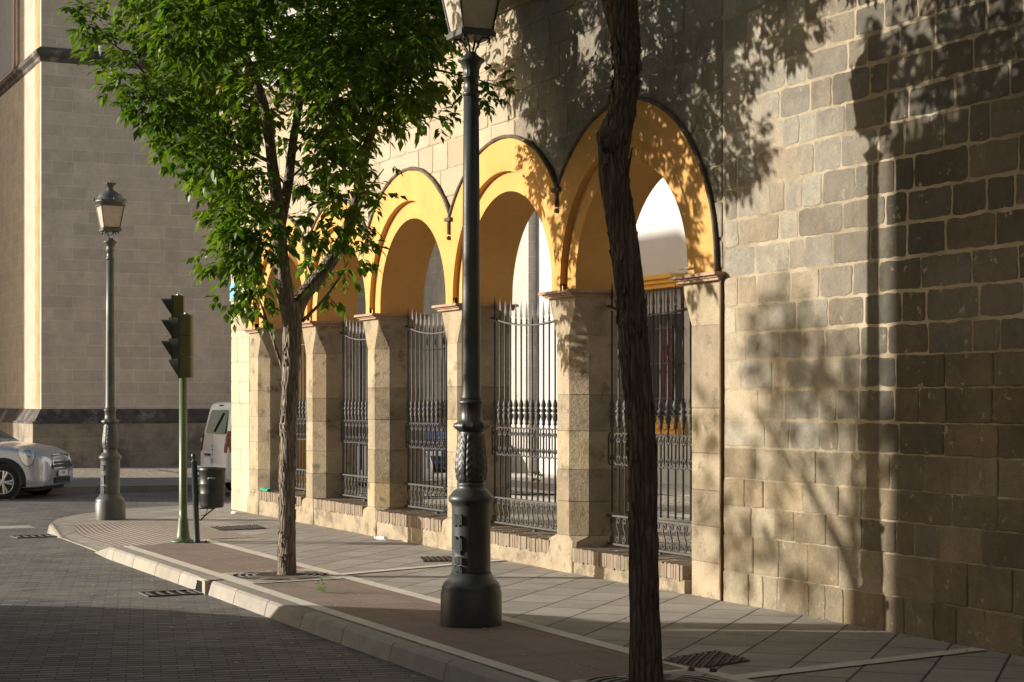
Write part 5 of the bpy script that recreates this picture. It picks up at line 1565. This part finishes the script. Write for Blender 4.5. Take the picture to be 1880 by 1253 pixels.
# ------------------------------------------------------------------ street furniture in the ground
def tree_grate(loc, label, r=0.46, rz=0.05):
    g = empty('tree_grate', loc, rz); tag(g, label, 'tree grate', 'round tree grates in the pavement')
    b = MB()
    for (ra, rb) in ((r, r - 0.045), (r - 0.075, r - 0.115), (r - 0.145, r - 0.18)):
        n = 40
        for k in range(n):
            if k % 5 == 4: continue
            a0, a1 = 2 * PI * k / n, 2 * PI * (k + 1) / n
            b.quad((ra * math.cos(a0), ra * math.sin(a0), 0.004), (ra * math.cos(a1), ra * math.sin(a1), 0.004), (rb * math.cos(a1), rb * math.sin(a1), 0.004), (rb * math.cos(a0), rb * math.sin(a0), 0.004))
    b.build('slot', M['black'], g)
    b = MB(); n = 40; q = 0.25
    b.poly([(q * math.cos(2 * PI * k / n), q * math.sin(2 * PI * k / n), 0.002) for k in range(n)])
    b.build('soil', rough_mat('soil', (0.09, 0.055, 0.035), (0.05, 0.032, 0.022), 20, 0.95, 80, 0.9, 0.02), g)
    b = MB()
    for (ra, rb) in ((r + 0.012, r + 0.0), (r - 0.047, r - 0.073), (r - 0.117, r - 0.143), (r - 0.182, q)):
        for k in range(n):
            a0, a1 = 2 * PI * k / n, 2 * PI * (k + 1) / n
            b.quad((ra * math.cos(a0), ra * math.sin(a0), 0.008), (ra * math.cos(a1), ra * math.sin(a1), 0.008), (rb * math.cos(a1), rb * math.sin(a1), 0.008), (rb * math.cos(a0), rb * math.sin(a0), 0.008))
    b.build('ring', M['manhole'] if False else M['kerb'], g, colattr=True)
    return g
tree_grate((5.50, 16.68, 0.014), 'round slotted grate around the leafy tree trunk base')
tree_grate((5.36, 9.22, 0.014), 'round slotted grate around the dark near tree trunk')

def manhole(pts, label, n=9):
    cx = sum(p[0] for p in pts) / 4; cy = sum(p[1] for p in pts) / 4
    g = empty('manhole_cover', (cx, cy, 0)); tag(g, label, 'manhole cover', 'iron manhole covers in the pavement')
    pts = [Vector((p[0] - cx, p[1] - cy, 0)) for p in pts]
    b = MB(); b.loft([[(p.x, p.y, -0.01) for p in pts], [(p.x, p.y, 0.012) for p in pts]]); b.mi = 1
    for i in range(n):
        for j in range(n):
            u, v = (i + 0.5) / n, (j + 0.5) / n
            p = (pts[0] * (1 - u) + pts[1] * u) * (1 - v) + (pts[3] * (1 - u) + pts[2] * u) * v
            e = (0.36 if (i + j) % 2 else 0.16) / n; A = (pts[1] - pts[0]) * e; Bv = (pts[3] - pts[0]) * e
            b.loft([[tuple(p + A * s1 + Bv * s2 + Vector((0, 0, 0.012))) for s1, s2 in ((-1, -1), (1, -1), (1, 1), (-1, 1))], [tuple(p + A * s1 * .8 + Bv * s2 * .8 + Vector((0, 0, 0.02))) for s1, s2 in ((-1, -1), (1, -1), (1, 1), (-1, 1))]])
    b.build('cover', [M['manhole'], M['grating']], g)
manhole([(5.98, 9.76), (6.47, 9.92), (6.50, 10.38), (5.94, 10.17)], 'checkered iron manhole cover beside the dark near trunk')
manhole([(7.35, 17.52), (7.85, 17.42), (8.02, 17.9), (7.5, 18.0)], 'checkered iron manhole cover just left of the tall lamp pedestal')
manhole([(6.70, 22.9), (7.38, 23.0), (7.45, 23.65), (6.74, 23.5)], 'checkered iron manhole cover near the litter bin')

def drain(cx, cy, rz, label, wx=0.5, wy=0.34):
    g = empty('drain_grate', (cx, cy, -0.13), rz); tag(g, label, 'drain grate', 'iron drain grates beside the kerb')
    b = MB(); b.box(-wx / 2, wx / 2, -wy / 2, wy / 2, -0.01, 0.004); b.build('pit', M['black'], g)
    b = MB(); t = 0.025
    b.box(-wx / 2 - t, wx / 2 + t, -wy / 2 - t, -wy / 2, -0.01, 0.014); b.box(-wx / 2 - t, wx / 2 + t, wy / 2, wy / 2 + t, -0.01, 0.014)
    b.box(-wx / 2 - t, -wx / 2, -wy / 2, wy / 2, -0.01, 0.014); b.box(wx / 2, wx / 2 + t, -wy / 2, wy / 2, -0.01, 0.014)
    b.build('frame', M['grating'], g)
    b = MB()
    for k in range(5):
        x = -wx / 2 + wx * (k + 0.5) / 5
        b.box(x - 0.014, x + 0.014, -wy / 2, wy / 2, -0.005, 0.012)
    b.build('grating', M['grating'], g)
drain(4.46, 16.80, 0.0, 'iron drain grate in the road below the kerb inlet')
drain(4.66, 24.65, 0.05, 'iron drain grate in the road at the crossing corner')

# ------------------------------------------------------------------ small things
g = empty('wall_plaque', (D - 0.02, 27.28, 3.42)); tag(g, 'small light blue plaque on the pale corner stones behind leaves', 'plaque')
b = MB(); b.box(-0.02, 0.0, -0.13, 0.13, -0.13, 0.13); b.build('plate', M['sky_blue'], g)
b = MB()
for q in (((-0.13, 0.13), (-0.145, -0.13)), ((-0.13, 0.13), (0.13, 0.145))): b.box(-0.023, 0.0, q[0][0], q[0][1], q[1][0], q[1][1])
b.build('frame', M['paper'], g)

def crumple(name, loc, sx, sy, sz, m, label, cat, seed):
    me = bmesh.new(); bmesh.ops.create_icosphere(me, subdivisions=3, radius=1)
    for v in me.verts:
        p = v.co.copy(); k = 1 + 0.55 * noise.noise((p.x * 1.8 + seed, p.y * 1.8, p.z * 1.8)) + 0.35 * noise.noise((p.x * 4.5, p.y * 4.5 + seed, p.z * 4.5))
        v.co = Vector((p.x * sx * k, p.y * sy * k, max(-0.55, p.z * k) * sz + sz * 0.55))
    d = bpy.data.meshes.new(name); me.to_mesh(d); me.free(); d.materials.append(m)
    o = bpy.data.objects.new(name, d); COL.objects.link(o); o.location = loc
    return tag(o, label, cat)
crumple('plastic_bag', (D + 0.02, 25.75, SILLZ[4]), 0.05, 0.16, 0.035, M['green_bag'], 'crumpled green plastic bag on the farthest brick sill', 'plastic bag', 2)
crumple('paper_scrap', (7.95, 26.3, 0.0), 0.05, 0.06, 0.03, M['paper'], 'crumpled white paper on the pavement beside the wall corner', 'litter', 9)
crumple('fruit_husk', (5.87, 9.66, 0.008), 0.018, 0.022, 0.018, M['nut'], 'brown husk on the pale band, the left one of two', 'husk', 4)
crumple('fruit_husk', (5.99, 9.60, 0.004), 0.022, 0.024, 0.016, M['nut'], 'brown husk on the pavement, the right one of two', 'husk', 5)
# bottle lying at the wall foot
g = empty('plastic_bottle', (8.02, 20.45, 0.032), rad(105)); tag(g, 'clear crushed plastic bottle lying at the foot of the brick sill', 'bottle')
b = MB(); b.smooth = True; b.xf = Matrix.Rotation(PI / 2, 4, 'Y')
b.lathe([(0.005, -0.11), (0.028, -0.105), (0.032, -0.08), (0.027, -0.04), (0.032, -0.01), (0.028, 0.03), (0.031, 0.05), (0.02, 0.085), (0.012, 0.1), (0.012, 0.11)], 16); b.build('body', M['bottle'], g)
b = MB(); b.xf = Matrix.Rotation(PI / 2, 4, 'Y'); b.lathe([(0.015, 0.105), (0.015, 0.125)], 14); b.build('cap', M['paper'], g)

def weed(loc, n, h, label, seed, name='weed_sprig'):
    rs = random.Random(seed)
    b = MB(); b.smooth = True
    for k in range(n):
        a = rs.uniform(0, 2 * PI); d = Vector((math.cos(a), math.sin(a), rs.uniform(0.2, 2.2))).normalized()
        for q in range(3):
            compound_leaf(b, d * h * 0.25 * q, d + Vector((rs.uniform(-.4, .4), rs.uniform(-.4, .4), rs.uniform(-.3, .4))), h * 0.55, (rs.uniform(.2, .9), 0), 3)
    o = b.build(name, M['weed'], None, colattr=True); o.location = loc
    return tag(o, label, 'weed')
weed((5.36, 15.1, 0.01), 5, 0.11, 'fallen green leafy sprig on the red paving near the leafy tree', 3, 'leaf_sprig')
weed((4.50, 19.4, -0.128), 4, 0.07, 'tiny weed in the gutter below the kerb near the crossing', 5)
weed((18.05, 38.6, 0.03), 16, 0.32, 'dark low plant at the foot of the courtyard white wall', 8, 'courtyard_plant')
g = empty('potted_flower', (15.3, 30.9, 0.02)); tag(g, 'small red flowering plant on the courtyard cobbles behind the second gate', 'flower')
b = MB(); b.lathe([(0.05, 0), (0.07, 0.12), (0.06, 0.12)], 12); b.build('pot', M['terracotta'], g)
b = MB(); b.smooth = True
for k in range(10): compound_leaf(b, Vector((0, 0, 0.12)), Vector((R.uniform(-1, 1), R.uniform(-1, 1), 1.2)), 0.14, (0.4, 0), 3)
b.build('leaves', M['weed'], g, colattr=True)
b = MB(); b.smooth = True
for k in range(6): b.lathe([(0.002, 0), (0.03, 0.015), (0.03, 0.03), (0.004, 0.04)], 8, (R.uniform(-.07, .07), R.uniform(-.07, .07), 0.24 + R.uniform(0, .06)))
b.build('petals', plain('red_petal', (0.5, 0.03, 0.03), 0.6), g)

# scattered dry leaves and dust on the pavement and road
b = MB(); b.smooth = True
for k in range(700):
    if R.random() < 0.72: x, y = R.uniform(4.95, 8.2), R.uniform(8.5, 27)
    else: x, y = R.uniform(3.6, 4.6), R.uniform(11, 24)
    if R.random() < 0.35: x = 8.22 - abs(R.gauss(0, 0.12))
    zz = (ramp_z(x, y) + 0.012) if x > 4.9 else -0.124
    s_q = R.uniform(0.008, 0.03); a = R.uniform(0, PI)
    t = R.uniform(0.2, 1); b.col = (t, R.uniform(0, 1), 0, 1)
    ca, sa = math.cos(a) * s_q, math.sin(a) * s_q
    b.quad((x - ca, y - sa, zz), (x + sa * .4, y - ca * .4, zz + 0.004), (x + ca, y + sa, zz + 0.006), (x - sa * .4, y + ca * .4, zz + 0.002))
tag(b.build('leaf_litter', make_leaf('dry_leaf', (0.16, 0.11, 0.06), (0.28, 0.24, 0.16), (0.42, 0.38, 0.28)), None, colattr=True), kind='stuff')

# ------------------------------------------------------------------ light
wd = bpy.data.worlds.new('World'); scn.world = wd; wd.use_nodes = True
nt = wd.node_tree
sky = nt.nodes.new('ShaderNodeTexSky'); sky.sky_type = 'NISHITA'; sky.sun_disc = False
sky.sun_elevation = math.atan(TAN); sky.sun_rotation = math.atan2(-TX, -TY)
sky.air_density = 1.0; sky.dust_density = 3.5; sky.ozone_density = 0.7
nt.links.new(sky.outputs[0], nt.nodes['Background'].inputs[0])
nt.nodes['Background'].inputs[1].default_value = 0.088
sl = bpy.data.lights.new('sun', 'SUN'); sl.energy = 5.0; sl.angle = rad(0.53); sl.color = (1.0, 0.92, 0.80)
so = bpy.data.objects.new('sun', sl); COL.objects.link(so)
so.rotation_euler = Vector((TX, TY, -TAN)).to_track_quat('-Z', 'Y').to_euler()

# ------------------------------------------------------------------ camera
cd = bpy.data.cameras.new('camera'); co = bpy.data.objects.new('camera', cd); COL.objects.link(co)
co.location = (0, 0, 1.7); co.rotation_euler = (PI / 2, 0, -TH)
cd.sensor_width = 36; cd.lens = 3300 / 1880 * 36; cd.shift_y = 110.5 / 1880
cd.clip_start = 0.1; cd.clip_end = 2000
scn.camera = co
scn.view_settings.view_transform = 'Standard'; scn.view_settings.look = 'None'
scn.view_settings.exposure = 0.62; scn.view_settings.gamma = 1.0
print('leaflets', LEAF_N)
